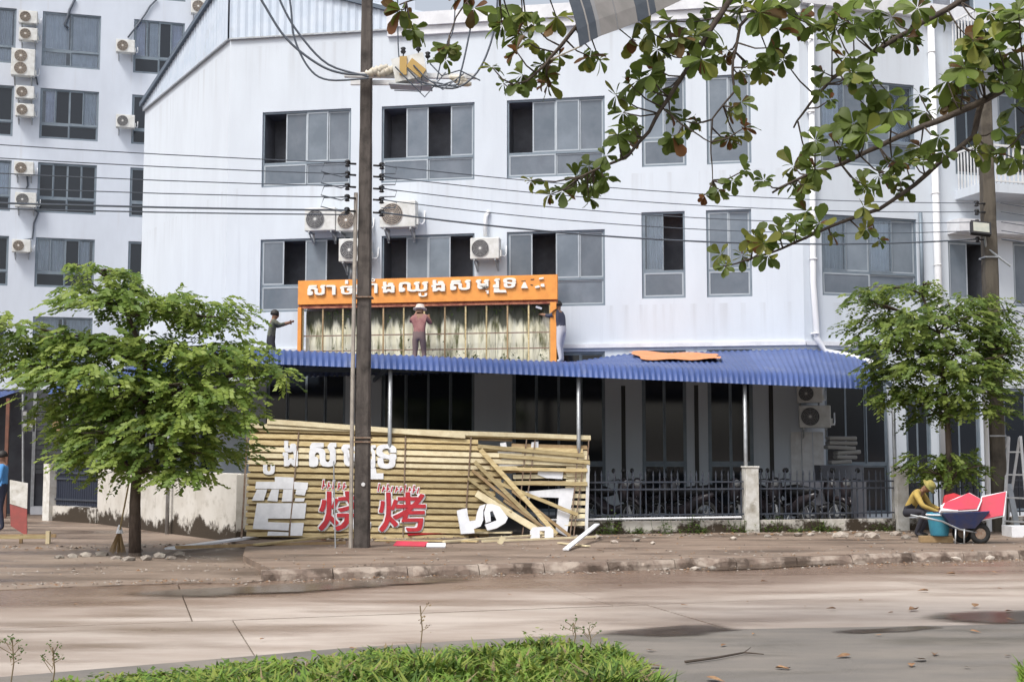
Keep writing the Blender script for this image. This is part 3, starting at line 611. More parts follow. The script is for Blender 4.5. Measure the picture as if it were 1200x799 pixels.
# orange cloth lying on the canopy
mb = MB(); cl = []; nn = 14
def roofz(P, t):
    A, B = eave(t), upper(t); run = V((B.x - A.x, B.y - A.y, 0)); f_ = (V((P.x - A.x, P.y - A.y, 0))).dot(run) / run.length_squared
    fs_ = .075 * 8 / run.length * .9; return A.z + BR + (B.z - A.z - BR) * max(0, f_ - fs_) / (1 - fs_)
ts = (.64, .765)
for i in range(nn + 1):
    for j in range(6):
        t = ts[0] + (ts[1] - ts[0]) * i / nn + .004 * math.sin(j * 2.3); f_ = .97 - .62 * j / 5 * (1 - .45 * (i / nn)) - .22 * (i / nn); A, B = eave(t), upper(t)
        P = V((A.x + (B.x - A.x) * f_, A.y + (B.y - A.y) * f_, 0)); P.z = roofz(P, t) + .07 + .022 * math.sin(i * .8 + j * .7) + .014 * math.sin(j * 1.7 + i * .5); cl.append(P)
mb.add(cl, [(i * 6 + j, (i + 1) * 6 + j, (i + 1) * 6 + j + 1, i * 6 + j + 1) for i in range(nn) for j in range(5)])
o = mb.build('tarpaulin', X['orangec']); tag(o, 'crumpled orange sheet lying on top of the blue canopy', 'tarpaulin')

# ------------------------------------------------------------ rooftop sign
FG = Fr(FM.pt(0, 0, 1.0), FM.pt(FM.len, 0, 1.0)); gs = lambda px, py, off=0: FG.hit(px, py, off)
sign = thing('roof_sign', FG.pt(gs(500, 380)[0], 3.6), 'long orange shop sign with cream Khmer letters above a mouldy stripped frame', 'sign')
aL, zL0 = gs(349, 357); aR, zT_ = gs(653, 319)[0], gs(349, 329)[1]
zB_ = zL0; zF = 3.58
mb = MB(); FG.box(mb, aL, aR, zB_, zT_, -.12, 0); fasc = mb.build('fascia_board', X['orange'], sign)
mb = MB(); FG.box(mb, aL, aR, zB_ - .10, zB_ - .06, -.1, -.02); FG.box(mb, aL, aR, zB_ - .06, zB_ - .004, -.12, -.06); mb.build('torn_edge', mat('torn red brown board', (.22, .06, .04), (.45, .18, .1), 9, .8), sign)
for k, (p0, p1) in enumerate(((349, 353), (645, 652))):
    a, b = gs(p0, 380)[0], gs(p1, 380)[0]; mb = MB(); FG.box(mb, a, b, zF, zB_ - .07, -.12, .02); mb.build('side_post', X['orange'], sign)
nb = 9; a0 = aL + .12; st = (gs(644, 380)[0] - a0) / nb
for k in range(nb):
    mb = MB(); FG.box(mb, a0 + k * st + .006, a0 + (k + 1) * st - .006, zF + .05 + U(0, .08), zB_ - .09 - U(0, .06), -.30 + U(-.01, .01), -.28); mb.build('backing_panel', X['stain'], sign)
mb = MB(); FG.box(mb, a0, a0 + nb * st, zF, zB_, -.9, -.36); mb.build('box_interior', X['room'], sign)
for k in range(13):
    a = a0 + k * (nb * st) / 12; mb = MB(); FG.box(mb, a - .018, a + .018, zF - .05, zB_ - .05, -.08, -.045); mb.build('frame_upright', X['slatb' if k % 3 == 1 else 'slat'], sign)
for z in (zF + .12, zF + .5, zF + .88):
    mb = MB(); FG.box(mb, aL, aR, z - .015, z + .015, -.12, -.09); mb.build('frame_rail', X['rusty'], sign)
mb = MB()                                                        # creeper remains
for k in range(900):
    a = U(a0, a0 + nb * st); zc = zF + .15 + abs(random.gauss(0, .18)) if random.random() < .55 else zB_ - .12 - abs(random.gauss(0, .12))
    if noise.noise(V((a * 1.3, zc, 0))) < -.05: continue
    if k % 9 == 0: a = gs(random.choice((405, 467, 473, 545)), 380)[0] + U(-.1, .1); zc = U(zF, zB_)
    p = FG.pt(a, zc, -.2 + U(-.05, .06)); r_ = V((U(-1, 1), U(-.4, .4), U(-1, 1))) * .045; q = V((U(-1, 1), U(-.4, .4), U(-1, 1))) * .04; mb.add([p, p + r_, p + r_ + q, p + q], [(0, 1, 2, 3)])
tag(mb.build('creeper', X['green'], sign), kind='stuff')

def glyph(txt, off=.0, ext=.02):
    c_ = bpy.data.curves.new('t', 'FONT'); c_.body = txt; c_.size = 1; c_.resolution_u = 3; c_.offset = off; c_.extrude = .5
    o_ = bpy.data.objects.new('t', c_); C.objects.link(o_); dg = bpy.context.evaluated_depsgraph_get(); me = o_.evaluated_get(dg).to_mesh()
    vs = [v_.co.copy() for v_ in me.vertices]; fs = [tuple(p.vertices) for p in me.polygons]; o_.evaluated_get(dg).to_mesh_clear()
    bpy.data.objects.remove(o_); bpy.data.curves.remove(c_); return vs, fs
def put_glyph(W, txt, bb, par, m, o0=.0, th=.04, bold=.03, rot=0, grow=0, name='letter'):
    vs, fs = glyph(txt); x0, x1, y0, y1 = bb
    A = W.hit(x0 - grow, y1 + grow); B = W.hit(x1 + grow, y0 - grow); mx0, mx1 = min(v_.x for v_ in vs), max(v_.x for v_ in vs); my0, my1 = min(v_.y for v_ in vs), max(v_.y for v_ in vs)
    hh = min(B[1] - A[1], B[0] - A[0] if len(txt) == 1 else 9); e = bold * hh; mb = MB()
    ca, cb = (A[0] + B[0]) / 2, (A[1] + B[1]) / 2
    for k, (dx, dy) in enumerate(((0, 0), (-1, 0), (1, 0), (-1, -.7), (1, .7), (-1, .7), (1, -.7), (0, .8), (0, -.8)) if e > 0 else ((0, 0),)):
        out = []
        for v_ in vs:
            a = A[0] + e + (B[0] - A[0] - 2 * e) * (v_.x - mx0) / (mx1 - mx0) - ca + dx * e; b = A[1] + e + (B[1] - A[1] - 2 * e) * (v_.y - my0) / (my1 - my0) - cb + dy * e
            a, b = a * math.cos(rot) - b * math.sin(rot), a * math.sin(rot) + b * math.cos(rot); out.append(W.pt(ca + a, cb + b, o0 + (v_.z + .5) * th + (.0006 * k if v_.z > 0 else -.0000 * k)))
        mb.add(out, fs)
    return mb.build(name, m, par)
def put_poly(W, pts, par, m, o0=.0, th=.02, name='letter'):
    mb = MB(); mb.prism([W.pt(*W.hit(x_, y_), o0) for x_, y_ in pts][::-1], W.n * th); return mb.build(name, m, par)
for txt, bb in (('ស', (361, 382, 334, 346.5)), ('ា', (383, 394, 334, 346)), ('ច', (399, 414, 335, 345.5)), ('់', (405, 408.5, 328.5, 333)), ('អ', (417, 431, 333, 345)), ('ា', (433, 443, 332, 344)), ('ំ', (435, 440, 326.5, 330.5)),
                ('ង', (448, 463, 330, 343.5)), ('ឈ', (468, 502, 330, 342.5)), ('ូ', (491, 501, 343.5, 348)), ('ង', (506, 522, 328, 342)), ('ស', (528, 552, 328, 340.5)), ('ម', (558, 573.5, 327.5, 339.5)), ('ុ', (569.5, 573, 340.5, 344.5)),
                ('រ', (578, 586, 326.5, 338)), ('ទ', (590, 605, 325.5, 338))):
    put_glyph(FG, txt, bb, fasc, X['cream'], .004, .045, .055 if txt not in '់ំុូ' else .0)
for pts in ([(579, 338), (585, 338), (586, 340), (593, 340), (594, 343), (579, 343)], [(612, 335), (614, 331), (616, 331), (619, 338), (611, 338)], [(627, 336), (632, 334.5), (633, 337), (628, 338)], [(634, 333), (638, 332.5), (638.5, 336.5), (634, 336)], [(632, 326), (637, 325), (637.5, 327), (632, 328)]):
    put_poly(FG, pts, fasc, X['cream'], .002, .045)
for pts in ([(611, 329), (616, 328.6), (616, 329.8), (611, 330)], [(622, 327), (626, 326.6), (626, 328), (622, 328.4)], [(622, 333), (625, 334), (624, 335), (621.5, 334)]): put_poly(FG, pts, fasc, X['ldark'], .002, .004, 'glue_mark')

# ------------------------------------------------------------ air conditioners (local: wall at y=0, front at -y, base z=0)
def make_ac(fans=1, dark=False, h=.58, w_=.8):
    root = link('air_conditioner', None); dp = .3; g0 = .12
    mb = MB(); mb.box(-w_ / 2, w_ / 2, -g0 - dp, -g0, 0, h); o = link('casing', mb.mesh('casing', X['acw']), root, True)
    bv = o.modifiers.new('b', 'BEVEL'); bv.width = .02; bv.segments = 2
    for k in range(fans):
        r_ = .23 if fans == 1 else .21; cz = h / 2 if fans == 1 else h * (.27 + .46 * k); cx = -.12 if fans == 1 else -.08; y = -g0 - dp
        mb = MB(); mb.lathe((cx, y - .002, cz), (0, -1, 0), [(0, r_), (.004, r_)], 24); link('fan_recess', mb.mesh('fan_recess', X['acd']), root, True)
        mb = MB()
        for q in range(5): mb.ring((cx, y - .016, cz), (0, 1, 0), r_ * (1 - q * .17), .008, 24, 4)
        for q in range(10):
            an = q * math.pi / 5; mb.bar((cx + .05 * math.cos(an), y - .018, cz + .05 * math.sin(an)), (cx + r_ * math.cos(an + .35), y - .018, cz + r_ * math.sin(an + .35)), .008, .008, (0, 1, 0))
        mb.lathe((cx, y - .012, cz), (0, -1, 0), [(0, .055), (.012, .05)], 12); link('grille', mb.mesh('grille', X['acg' if dark else 'acb']), root, True)
        mb = MB(); mb.lathe((cx, y - .024, cz), (0, -1, 0), [(0, .035), (.006, .03)], 10); link('hub', mb.mesh('hub', X['acw']), root, True)
    for sx_ in (-1, 1):
        mb = MB(); x = sx_ * w_ * .36; mb.box(x - .02, x + .02, -g0 - dp, 0, -.045, -.003); mb.bar((x, -g0 - dp + .05, -.05), (x, -.01, -.26), .03, .03); mb.box(x - .02, x + .02, -.02, 0, -.28, .02); link('bracket', mb.mesh('bracket', X['steel']), root, True)
    mb = MB(); mb.box(w_ / 2 + .003, w_ / 2 + .05, -g0 - .25, -g0 - .1, .06, .24); link('valve_cover', mb.mesh('valve_cover', X['acw']), root, True)
    mb = MB(); mb.tube([(w_ / 2 + .045, -.25, .1), (w_ / 2 + .1, -.2, .08), (w_ / 2 + .12, -.06, .16), (w_ / 2 + .12, -.02, .4)], .02, 6); link('pipe', mb.mesh('pipe', X['pipe'], True), root, True)
    return root
ACP = {}
def ac(W, cx, cy, wpx, label, kind='beige', group='wall mounted air conditioners', hpx=None):
    if kind not in ACP:
        ACP[kind] = make_ac(2, False, .98, .8) if kind == 'double' else make_ac(1, kind != 'beige'); o = ACP[kind]
    else: o = copy_tree(ACP[kind])
    a, z = W.hit(cx, cy, .4); l_ = W.hit(cx - wpx / 2, cy, .4)[0]; r_ = W.hit(cx + wpx / 2, cy, .4)[0]; s = (r_ - l_) / .8
    h = (.98 if kind == 'double' else .58) * s; P = W.pt(a, z - h / 2); o.location = P; o.rotation_euler = (0, 0, math.atan2(W.u.y, W.u.x)); o.scale = (s, 1, s)
    return tag(o, label, 'air conditioner', group)
gw = 'air conditioners on the back wing'; gf = 'air conditioners on the corner building'
ac(FL, 33, 20, 22, 'upper small air conditioner of the pair above the two fan unit, back wing', group=gw)
ac(FL, 33, 40, 22, 'lower small air conditioner of the pair above the two fan unit, back wing', group=gw)
ac(FL, 27, 73, 28, 'tall white air conditioner with two stacked fans on the back wing', 'double', gw)
ac(FL, 29, 108, 22, 'upper air conditioner of the pair just below the two fan unit, back wing', group=gw)
ac(FL, 29, 129, 22, 'lower air conditioner of the pair just below the two fan unit, back wing', group=gw)
ac(FL, 28, 197, 23, 'beige fan air conditioner directly above the dark fan unit on the back wing', group=gw)
ac(FL, 30, 234, 25, 'dark fan air conditioner trailing a loose pipe down the back wing wall', 'dark', gw)
ac(FL, 25, 288, 22, 'lowest air conditioner in the column on the back wing wall', group=gw)
ac(FL, 147, 54, 22, 'lone air conditioner left of the lilac curtained window on the back wing', group=gw)
ac(FL, 147, 142, 22, 'dark fan air conditioner beside the corner building edge on the back wing', 'dark', gw)
ac(FL, 236, 8, 24, 'air conditioner showing just above the sloping cladding edge', group=gw)
ac(FM, 375, 257, 36, 'white air conditioner under the upper window nearest the blank wall, corner building', 'dark', gf)
ac(FM, 411, 258, 34, 'air conditioner half hidden behind the tall utility pole above the bracketed one', 'beige', gf)
ac(FM, 415, 293, 36, 'large air conditioner on a drop bracket between lower windows behind the pole', 'dark', gf)
ac(FM, 466, 251, 42, 'weathered air conditioner right of the utility pole above the middle lower window', 'beige', gf)
ac(FM, 568, 291, 34, 'clean white air conditioner with a pipe rising to the wall above the orange sign', 'dark', gf)
FMr = FM
ac(FM, 949, 461, 30, 'upper air conditioner in the shade under the blue canopy', 'dark', 'air conditioners under the canopy')
ac(FM, 955, 488, 37, 'larger lower air conditioner in the shade under the blue canopy', 'dark', 'air conditioners under the canopy')
pipe(hotel, [FM.pt(*FM.hit(570, 278), .15), FM.pt(*FM.hit(570, 255), .1), FM.pt(*FM.hit(573, 248), .03)], .05, 'pipe', 'conduit')
pipe(hotel, [FM.pt(*FM.hit(413, 310), .1), FM.pt(*FM.hit(413, 330), .1)], .05, 'steel', 'conduit')
for pts in ([(40, 245), (45, 250), (40, 262), (38, 280), (27, 282)], [(32, 205), (33, 218), (31, 222)], [(44, 100), (43, 92), (30, 90)], [(150, 45), (160, 32), (170, 18), (176, 8), (184, 0)]):
    pipe(wing, [FL.pt(*FL.hit(*p), .06) for p in pts], .035, 'cable', 'refrigerant_pipe', 5)
pipe(wing, [FL.pt(*FL.hit(*p), .06) for p in [(88, 0), (82, 12), (79, 22), (76, 30), (80, 34)]], .05, 'cable', 'refrigerant_pipe', 5)

# ------------------------------------------------------------ front fence with pillars, white side wall, slatted gate
fen = thing('picket_fence', (4.78, fenceY(4.78), 0), 'dark blue steel picket fence with white pillars in front of the motorbikes', 'fence')
fs = lambda px: FENCE.hit(px, 580)[0]
for p0, p1 in ((872, 887), (1048, 1062)):
    a, b = fs(p0), fs(p1); mb = MB(); FENCE.box(mb, a, b, -.1, 1.27, -.12, .12); FENCE.box(mb, a - .015, b + .015, 1.272, 1.31, -.135, .135)
    o = mb.build('pillar', X['pillar'], fen); bv = o.modifiers.new('b', 'BEVEL'); bv.width = .012; bv.segments = 2
pk = MB(); pk.box(-.011, .011, -.011, .011, .27, 1.13); pk.add([(-.02, -.006, 1.13), (.02, -.006, 1.13), (.02, .006, 1.13), (-.02, .006, 1.13), (0, -.004, 1.23), (0, .004, 1.23)], [(0, 1, 4), (2, 3, 5), (1, 2, 5, 4), (3, 0, 4, 5), (3, 2, 1, 0)]); pkm = pk.mesh('picket', X['fence'])
for p0, p1 in ((640, 871), (888, 1047), (1063, 1290)):
    a, b = fs(p0), fs(p1)
    for z in (.36, .86, 1.0):
        mb = MB(); FENCE.box(mb, a, b, z - .016, z + .016, .014, .03); mb.build('rail', X['fence'], fen)
    x = a + .06
    while x < b - .02:
        o = link('picket', pkm, fen, True); o.location = FENCE.pt(x, 0) - fen.location; o.rotation_euler = (U(-.012, .012), U(-.015, .015), math.atan2(.2, 1)); x += .131
    mb = MB(); FENCE.box(mb, a, b, -.12, .24, -.07, .05); mb.build('plinth', X['moss'], fen)
mb = MB(); mb.tube([FENCE.pt(fs(640), .285, .1), FENCE.pt(fs(866), .30, .1)], .025, 6); mb.build('white_pipe', X['pipe'], fen)
for k in range(26):                                  # weeds along the foot of the fence
    pass
WL = Fr((-9.75, 30.3, 0), (-5.05, 23.95, 0))
bw = thing('boundary_wall', (-7.4, 27.1, -.1), 'whitewashed garden wall with black mould along its foot beside the tree', 'wall')
mb = MB(); WL.box(mb, 0, WL.len, -.2, 1.19, -.16, 0); o = mb.build('masonry', X['moss'], bw); bv = o.modifiers.new('b', 'BEVEL'); bv.width = .015; bv.segments = 2
mb = MB(); FENCE.box(mb, -.1, .75, -.2, 1.17, -.17, -.005); mb.build('corner_return', X['moss'], bw)
GP = Fr((-11.45, 31.75, 0), (-9.75, 30.3, 0))
gt = thing('side_gate', (-10.6, 31.0, .3), 'dark navy slatted gate in the white side wall', 'gate')
mb = MB(); GP.box(mb, 0, .3, -.2, 1.3, -.15, .12); mb.build('gate_post', X['pillar'], gt)
mb = MB(); GP.box(mb, .3, GP.len, -.2, .28, -.12, .02); mb.build('plinth', X['moss'], gt)
k = 0; x = .33
while x < GP.len - .06:
    mb = MB(); GP.box(mb, x, x + .085, .3, 1.2, -.07, -.05); mb.build('slat', X['gate'], gt); x += .098
for z in (.42, .92, 1.06): mb = MB(); GP.box(mb, .31, GP.len - .01, z, z + .045, -.048, -.02); mb.build('rail', X['fence'], gt)

# ------------------------------------------------------------ the taken down sign frame leaning on the fence
PB0, PB1 = V((-4.9, fenceY(-4.9) - .45, -.005)), V((1.5, fenceY(1.5) - .45, -.005))
PF = Fr(PB0, PB1, R(16))
pan = thing('dismantled_sign', (PB0.lerp(PB1, .5)), 'big dismantled slatted sign frame with white and red letters leaning on the fence', 'sign')
def slat(x0, y0, x1, y1, hgt=.075, off=.0, th=.03, m='slat', name='slat', par=pan):
    a = PF.hit(x0, y0, off); b = PF.hit(x1, y1, off); A, B = PF.pt(*a, off), PF.pt(*b, off); dd_ = (B - A).normalized(); u2 = PF.n.cross(dd_).normalized()
    n_ = 6; vs = []
    for i in range(n_ + 1):
        c_ = A.lerp(B, i / n_) + u2 * (.008 * noise.noise(V((i * 1.3, y0, x0)))) + PF.n * .01 * noise.noise(V((i * .9, y0 + 7, x0)))
        hh = hgt / 2; vs += [c_ - u2 * hh, c_ - u2 * hh + PF.n * th, c_ + u2 * hh + PF.n * th * .7, c_ + u2 * hh]
    mb = MB(); mb.add(vs, [(3, 2, 1, 0), tuple(range(n_ * 4, n_ * 4 + 4))] + [(i * 4 + j, i * 4 + (j + 1) % 4, (i + 1) * 4 + (j + 1) % 4, (i + 1) * 4 + j) for i in range(n_) for j in range(4)])
    return mb.build(name, X[m], par)
slat(313, 494, 545, 511, .10, .05, .03, 'slatp')
ny = 17
for i in range(ny):
    t = i / (ny - 1); yl = 503 + t * (626 - 503); yr = 514 + t * (632 - 514); xl = 292 - 4 * t + U(-1, 1); xr = 691
    end = xr if i in (0,) else (683 if i == 2 else (690 if i in (3, 4) else 612 - 4 * i + U(-16, 22)))
    if i == 1: end = 560
    yy = yl + (yr - yl) * (end - xl) / (xr - xl)
    slat(xl, yl, end, yy, U(.078, .092), 0, .028, 'slat' if random.random() < .8 else 'slatp')
    if i < ny - 1: slat(xl + 2, yl + 3.8, min(end, 600), yl + (yr - yl) * (min(end, 600) - xl) / (xr - xl) + 3.8, .07, -.045, .02, 'slatb', 'back_slat')
slat(293, 499, 692, 513, .09, .03, .03, 'slatp')
for (x0, y0, x1, y1, h_) in ((560, 523, 684, 534, .075), (585, 534, 691, 542, .075), (575, 549, 688, 551, .07), (590, 566, 688, 567, .08)): slat(x0, y0, x1, y1, h_, .035, .03)
for k in range(7): slat(596 + U(-8, 8), 522 + k * 7.3, 688, 524 + k * 7 + U(-1, 1), .085, -.05, .02, 'slatp' if k % 2 else 'slatb', 'back_slat')
for k in range(9): slat(662 + U(-2, 2), 548 + k * 8.2, 689 + U(-2, 1), 548 + k * 8.2 + U(-1.5, 1.5), .085, -.03, .025, 'slatp', 'back_slat')
for (x0, y0, x1, y1, h_, m_) in ((563, 527, 652, 626, .09, 'slat'), (556, 541, 638, 622, .08, 'slat'), (558, 578, 640, 627, .13, 'slatp'), (572, 561, 677, 603, .07, 'slat'), (553, 551, 632, 615, .06, 'slatb'), (600, 575, 668, 628, .06, 'slatb'), (548, 560, 600, 600, .06, 'slat'), (565, 549, 615, 600, .05, 'slatp'), (590, 586, 655, 630, .05, 'slatb')):
    slat(x0, y0, x1, y1, h_, .075 + U(0, .04), .025, m_, 'fallen_slat')
for (x0, y0, x1, y1) in ((350, 506, 339, 628), (475, 511, 472, 628), (552, 512, 544, 627), (617, 515, 608, 600), (627, 516, 612, 626), (679, 514, 668, 628), (690, 515, 688, 540), (684, 540, 672, 628)):
    slat(x0, y0, x1, y1, .022, .034, .02, 'rusty', 'batten')
slat(689, 545, 687, 622, .06, .01, .04, 'white', 'end_post'); slat(290, 505, 283, 630, .035, -.02, .03, 'rusty', 'end_post'); slat(284, 508, 294, 506, .03, .0, .03, 'slatb', 'batten')
# letters on it
for txt, bb in (('ង', (331, 349, 517, 547)), ('ស', (362, 394, 519, 548)), ('ម', (400, 424, 521, 548)), ('រ', (432, 440, 522, 549)), ('ទ', (441, 464, 521, 550)), ('ូ', (308, 322, 545, 557))):
    put_glyph(PF, txt, bb, pan, X['whitel'], .035, .012, .055)
for pts in ([(433, 549), (440, 549), (441, 555), (449, 555), (449, 562), (433, 562)],
            [(322, 559), (344, 560), (344, 565), (361, 566), (360, 574), (299, 573), (300, 565), (322, 565)], [(301, 574), (313, 574), (309, 587), (295, 587)], [(318, 574), (327, 574), (325, 588), (313, 587)], [(332, 574), (343, 574), (342, 588), (330, 588)], [(347, 574), (359, 574), (357, 581), (346, 580)], [(346, 584), (357, 584), (356, 588), (345, 588)],
            [(301, 590), (359, 590), (357, 608), (314, 608), (314, 612), (339, 613), (338, 622), (296, 620)], [(314, 623), (338, 624), (338, 628), (313, 628)], [(341, 613), (356, 613), (354, 628), (340, 628)]):
    put_poly(PF, pts, pan, X['whitel'], .036, .012)
for txt, bb in (('烧', (373, 433, 576, 623)), ('烤', (444, 498, 577, 624))):
    put_glyph(PF, txt, bb, pan, X['whitel'], .034, .010, .048, grow=1.2, name='letter_outline'); put_glyph(PF, txt, bb, pan, X['red'], .055, .010, .014)
for k, (x0, hh) in enumerate([(377, 10), (383, 8), (389, 10), (395, 8), (401, 8)] + [(442 + q * 5.1, 9 if q in (0, 2, 6, 8) else 6.5) for q in range(10)]):
    yb_ = 573 + .05 * (x0 - 377); yt = yb_ - hh; w1 = 1.5
    for W_, o_, th_, nm_, c_ in ((1.1, .036, .005, 'letter_outline', 'whitel'), (0, .043, .005, 'script_letter', 'red')):
        put_poly(PF, [(x0 + 1.6 - W_ * .7, yt - W_), (x0 + 1.6 + w1 + W_ * .7, yt - W_), (x0 + w1 + W_ * .7, yb_ + W_), (x0 - W_ * .7, yb_ + W_)], pan, X[c_], o_, th_, nm_)
        if k % 3 != 2: put_poly(PF, [(x0 + w1 + W_ + .2, yb_ - 4.5 - W_), (x0 + 4 + W_, yb_ - 4.5 - W_), (x0 + 3.4 + W_, yb_ - 2.6 + W_), (x0 + w1 + W_, yb_ - 2.6 + W_)], pan, X[c_], o_ + .0015, th_, nm_)
for pts in ([(612, 576), (673, 571), (664, 628), (651, 622), (655, 583), (622, 582), (618, 590), (643, 606), (641, 618), (633, 612)], [(586, 519), (593, 518), (594, 524), (587, 525)], [(623, 518), (631, 517), (631, 526), (622, 526)], [(579, 540), (600, 534), (614, 536), (613, 545), (586, 546)], [(618, 534), (644, 536), (648, 544), (619, 545)], [(631, 550), (661, 549), (659, 561), (640, 560), (630, 556)], [(583, 527), (612, 530), (610, 534), (584, 533)]):
    put_poly(PF, pts, pan, X['whitel'], -.012, .01)
# loose letters and boards on the pavement: things of their own
def loose(name, label, cat, mb, m, group=None): return tag(mb.build(name, m), label, cat, group)
LF = Fr(PB0 - V((0, .35, 0)), PB1 - V((0, .35, 0)), R(26))
def loose_letter(txt, bb, label, rot, bold=.05):
    o = put_glyph(LF, txt, bb, None, X['whitel'], 0, .03, bold, rot, name='loose_letter'); return tag(o, label, 'letter', 'loose letters under the sign frame')
for pl_, lb_ in (([(535, 599), (541, 597), (547, 596), (548, 604), (550, 611), (557, 610), (559, 600), (562, 593), (569, 591), (566, 599), (566, 610), (563, 617), (555, 620), (556, 625), (540, 626), (538, 615)], 'white hooked half of a broken letter fallen against the lower slats'),
                 ([(570, 591), (577, 591), (585, 594), (595, 607), (592, 613), (582, 619), (571, 622), (568, 615), (582, 610), (577, 599), (574, 600), (575, 611), (569, 613), (567, 601)], 'white rounded half of a broken letter fallen against the lower slats')):
    mb = MB(); mb.prism([LF.pt(*LF.hit(*p)) for p in pl_][::-1], LF.n * .03); loose('loose_letter', lb_, 'letter', mb, X['whitel'], 'loose letters under the sign frame')
LQ = Fr(LF.p0 - V((0, .25, 0)), LF.p0 + LF.u - V((0, .25, 0)), R(14))
mb = MB(); ou = [(621, 634), (621, 622), (624, 618), (644, 617), (648, 621), (648, 634), (638, 634), (638, 622), (632, 622), (632, 634)]
mb.prism([LQ.pt(*LQ.hit(*p)) for p in ou][::-1], LQ.n * .04); loose('loose_letter', 'small white arch shaped letter standing on the pavement below the frame', 'letter', mb, X['whitel'], 'loose letters under the sign frame')
def board(p, q, wd, th, name, label, cat, m, group=None, up=(0, 0, 1)):
    mb = MB(); mb.bar(p, q, wd, th, up); return loose(name, label, cat, mb, X[m], group)
G = lambda x, y, dz=.0: gnd(x, y, 0) + V((0, 0, dz))
gb = 'loose boards in front of the sign frame'
board(G(199, 641, -.02), G(297, 631, .03), .22, .03, 'board', 'pale flat board lying beside the garden wall', 'board', 'whitel', gb)
board(G(300, 640, .03), G(412, 632, .10), .16, .03, 'board', 'grey board lying at the foot of the big white letters', 'board', 'slat', gb)
board(G(205, 641, .0), G(405, 637, .02), .06, .05, 'timber', 'long dark batten lying along the pavement before the frame', 'timber', 'slatb', gb)
board(G(445, 628, .05), G(600, 630, .10), .10, .03, 'timber', 'long pale timber lying right of the utility pole', 'timber', 'slatp', gb)
board(G(520, 637, .04), G(650, 629, .06), .08, .03, 'timber', 'bare timber crossing the loose boards under the arch letter', 'timber', 'slatp', gb)
board(G(565, 636, .03), G(700, 631, .04), .06, .03, 'timber', 'thin timber lying out past the end of the frame', 'timber', 'slatp', gb)
board(G(440, 634, .02), G(560, 636, .03), .12, .02, 'timber', 'tan slat lying flat just right of the pole foot', 'timber', 'slat', gb)
board(G(663, 645, .02), G(700, 632, .28), .10, .025, 'board', 'short white board propped diagonally at the frame end', 'board', 'whitel', gb)
board(G(655, 637, .02), G(690, 641, .02), .08, .02, 'board', 'short pale board lying across the propped white one', 'board', 'slatp', gb)
board(G(477, 630, .10), G(534, 629, .14), .20, .02, 'red_sheet', 'red sign sheet lying on the loose timbers', 'sheet', 'red', gb, (0, -.6, 1))
board(G(463, 639, .03), G(500, 640, .03), .16, .03, 'letter_scrap', 'red and white letter scrap lying on the pavement by the pole', 'scrap', 'redp', gb, (0, -.5, 1))
board(G(500, 641, .03), G(522, 641, .03), .12, .03, 'letter_scrap', 'white letter scrap lying next to the red scrap', 'scrap', 'whitel', gb, (0, -.5, 1))
board(G(585, 637, .0), G(590, 637, .0) + V((0, 0, .12)), .09, .09, 'wood_block', 'small upright wood block before the loose timbers', 'block', 'slatp', gb)

# ------------------------------------------------------------ utility poles and cables
PM = gnd(424, 641, 0); PM.z = 0; PR = gnd(1170, 622, 0); PR.z = 0
pd = (PR - PM).normalized()
pole = thing('utility_pole', (PM.x, PM.y, -.02), 'tall dark concrete utility pole standing before the dismantled sign', 'utility pole')
mb = MB(); H = 9.6; n_ = 24; vs = []
for i in range(n_ + 1):
    z = -.1 + (H + .1) * i / n_; w_ = .132 - .042 * i / n_; j = .006 * noise.noise(V((0, 0, z * 2)))
    vs += [PM + V((sx_ * (w_ + j), sy_ * (w_ + j), z)) for sx_, sy_ in ((-1, -.8), (-.8, -1), (.8, -1), (1, -.8), (1, .8), (.8, 1), (-.8, 1), (-1, .8))]
mb.add(vs, [(i * 8 + j, i * 8 + (j + 1) % 8, (i + 1) * 8 + (j + 1) % 8, (i + 1) * 8 + j) for i in range(n_) for j in range(8)] + [tuple(range(n_ * 8, n_ * 8 + 8))]); mb.build('shaft', X['pole'], pole)
cx_ = PM + V((-.15, -.09, 0)); mb = MB(); mb.tube([cx_ + V((-.02, -.04, .0)), cx_ + V((-.02, -.04, 2.4)), cx_ + V((.005, -.03, 6.0))], .035, 7); mb.build('conduit', mat('pale conduit', (.42, .38, .33), (.3, .27, .24), 6, .6), pole)
for zz, px_ in ((0, (404, 640)), ): 
    b = gnd(393, 642, 0); mb = MB(); mb.tube([b, at(391, 540, PM.y)], .012, 5); mb.build('stay_rod', X['steel'], pole)
mb = MB(); mb.lathe(PM + V((.03, -.142, 1.05)), (0, -1, 0), [(0, .035), (.01, .03)], 10); mb.build('marker_disc', X['white'], pole)
mb = MB()
for z in (1.75, 1.82, 4.2): mb.box(PM.x - .148, PM.x + .148, PM.y - .148, PM.y + .148, z, z + .022)
mb.build('strap', X['rusty'], pole)
insz = [at(424, y_, PM.y).z for y_ in (195, 208, 222, 235, 250)]
for sx_ in (-1, 1):
    for z in insz[:5]:
        mb = MB(); c_ = PM + pd * (.30 * sx_) + V((0, -.12, z)); mb.bar(PM + pd * (.15 * sx_) + V((0, -.12, z)), c_, .03, .03); mb.lathe(c_ + V((0, 0, -.06)), (0, 0, 1), [(0, .03), (.015, .05), (.03, .032), (.06, .032), (.075, .05), (.10, .05), (.12, .03)], 10); mb.build('insulator', X['black'], pole, True)
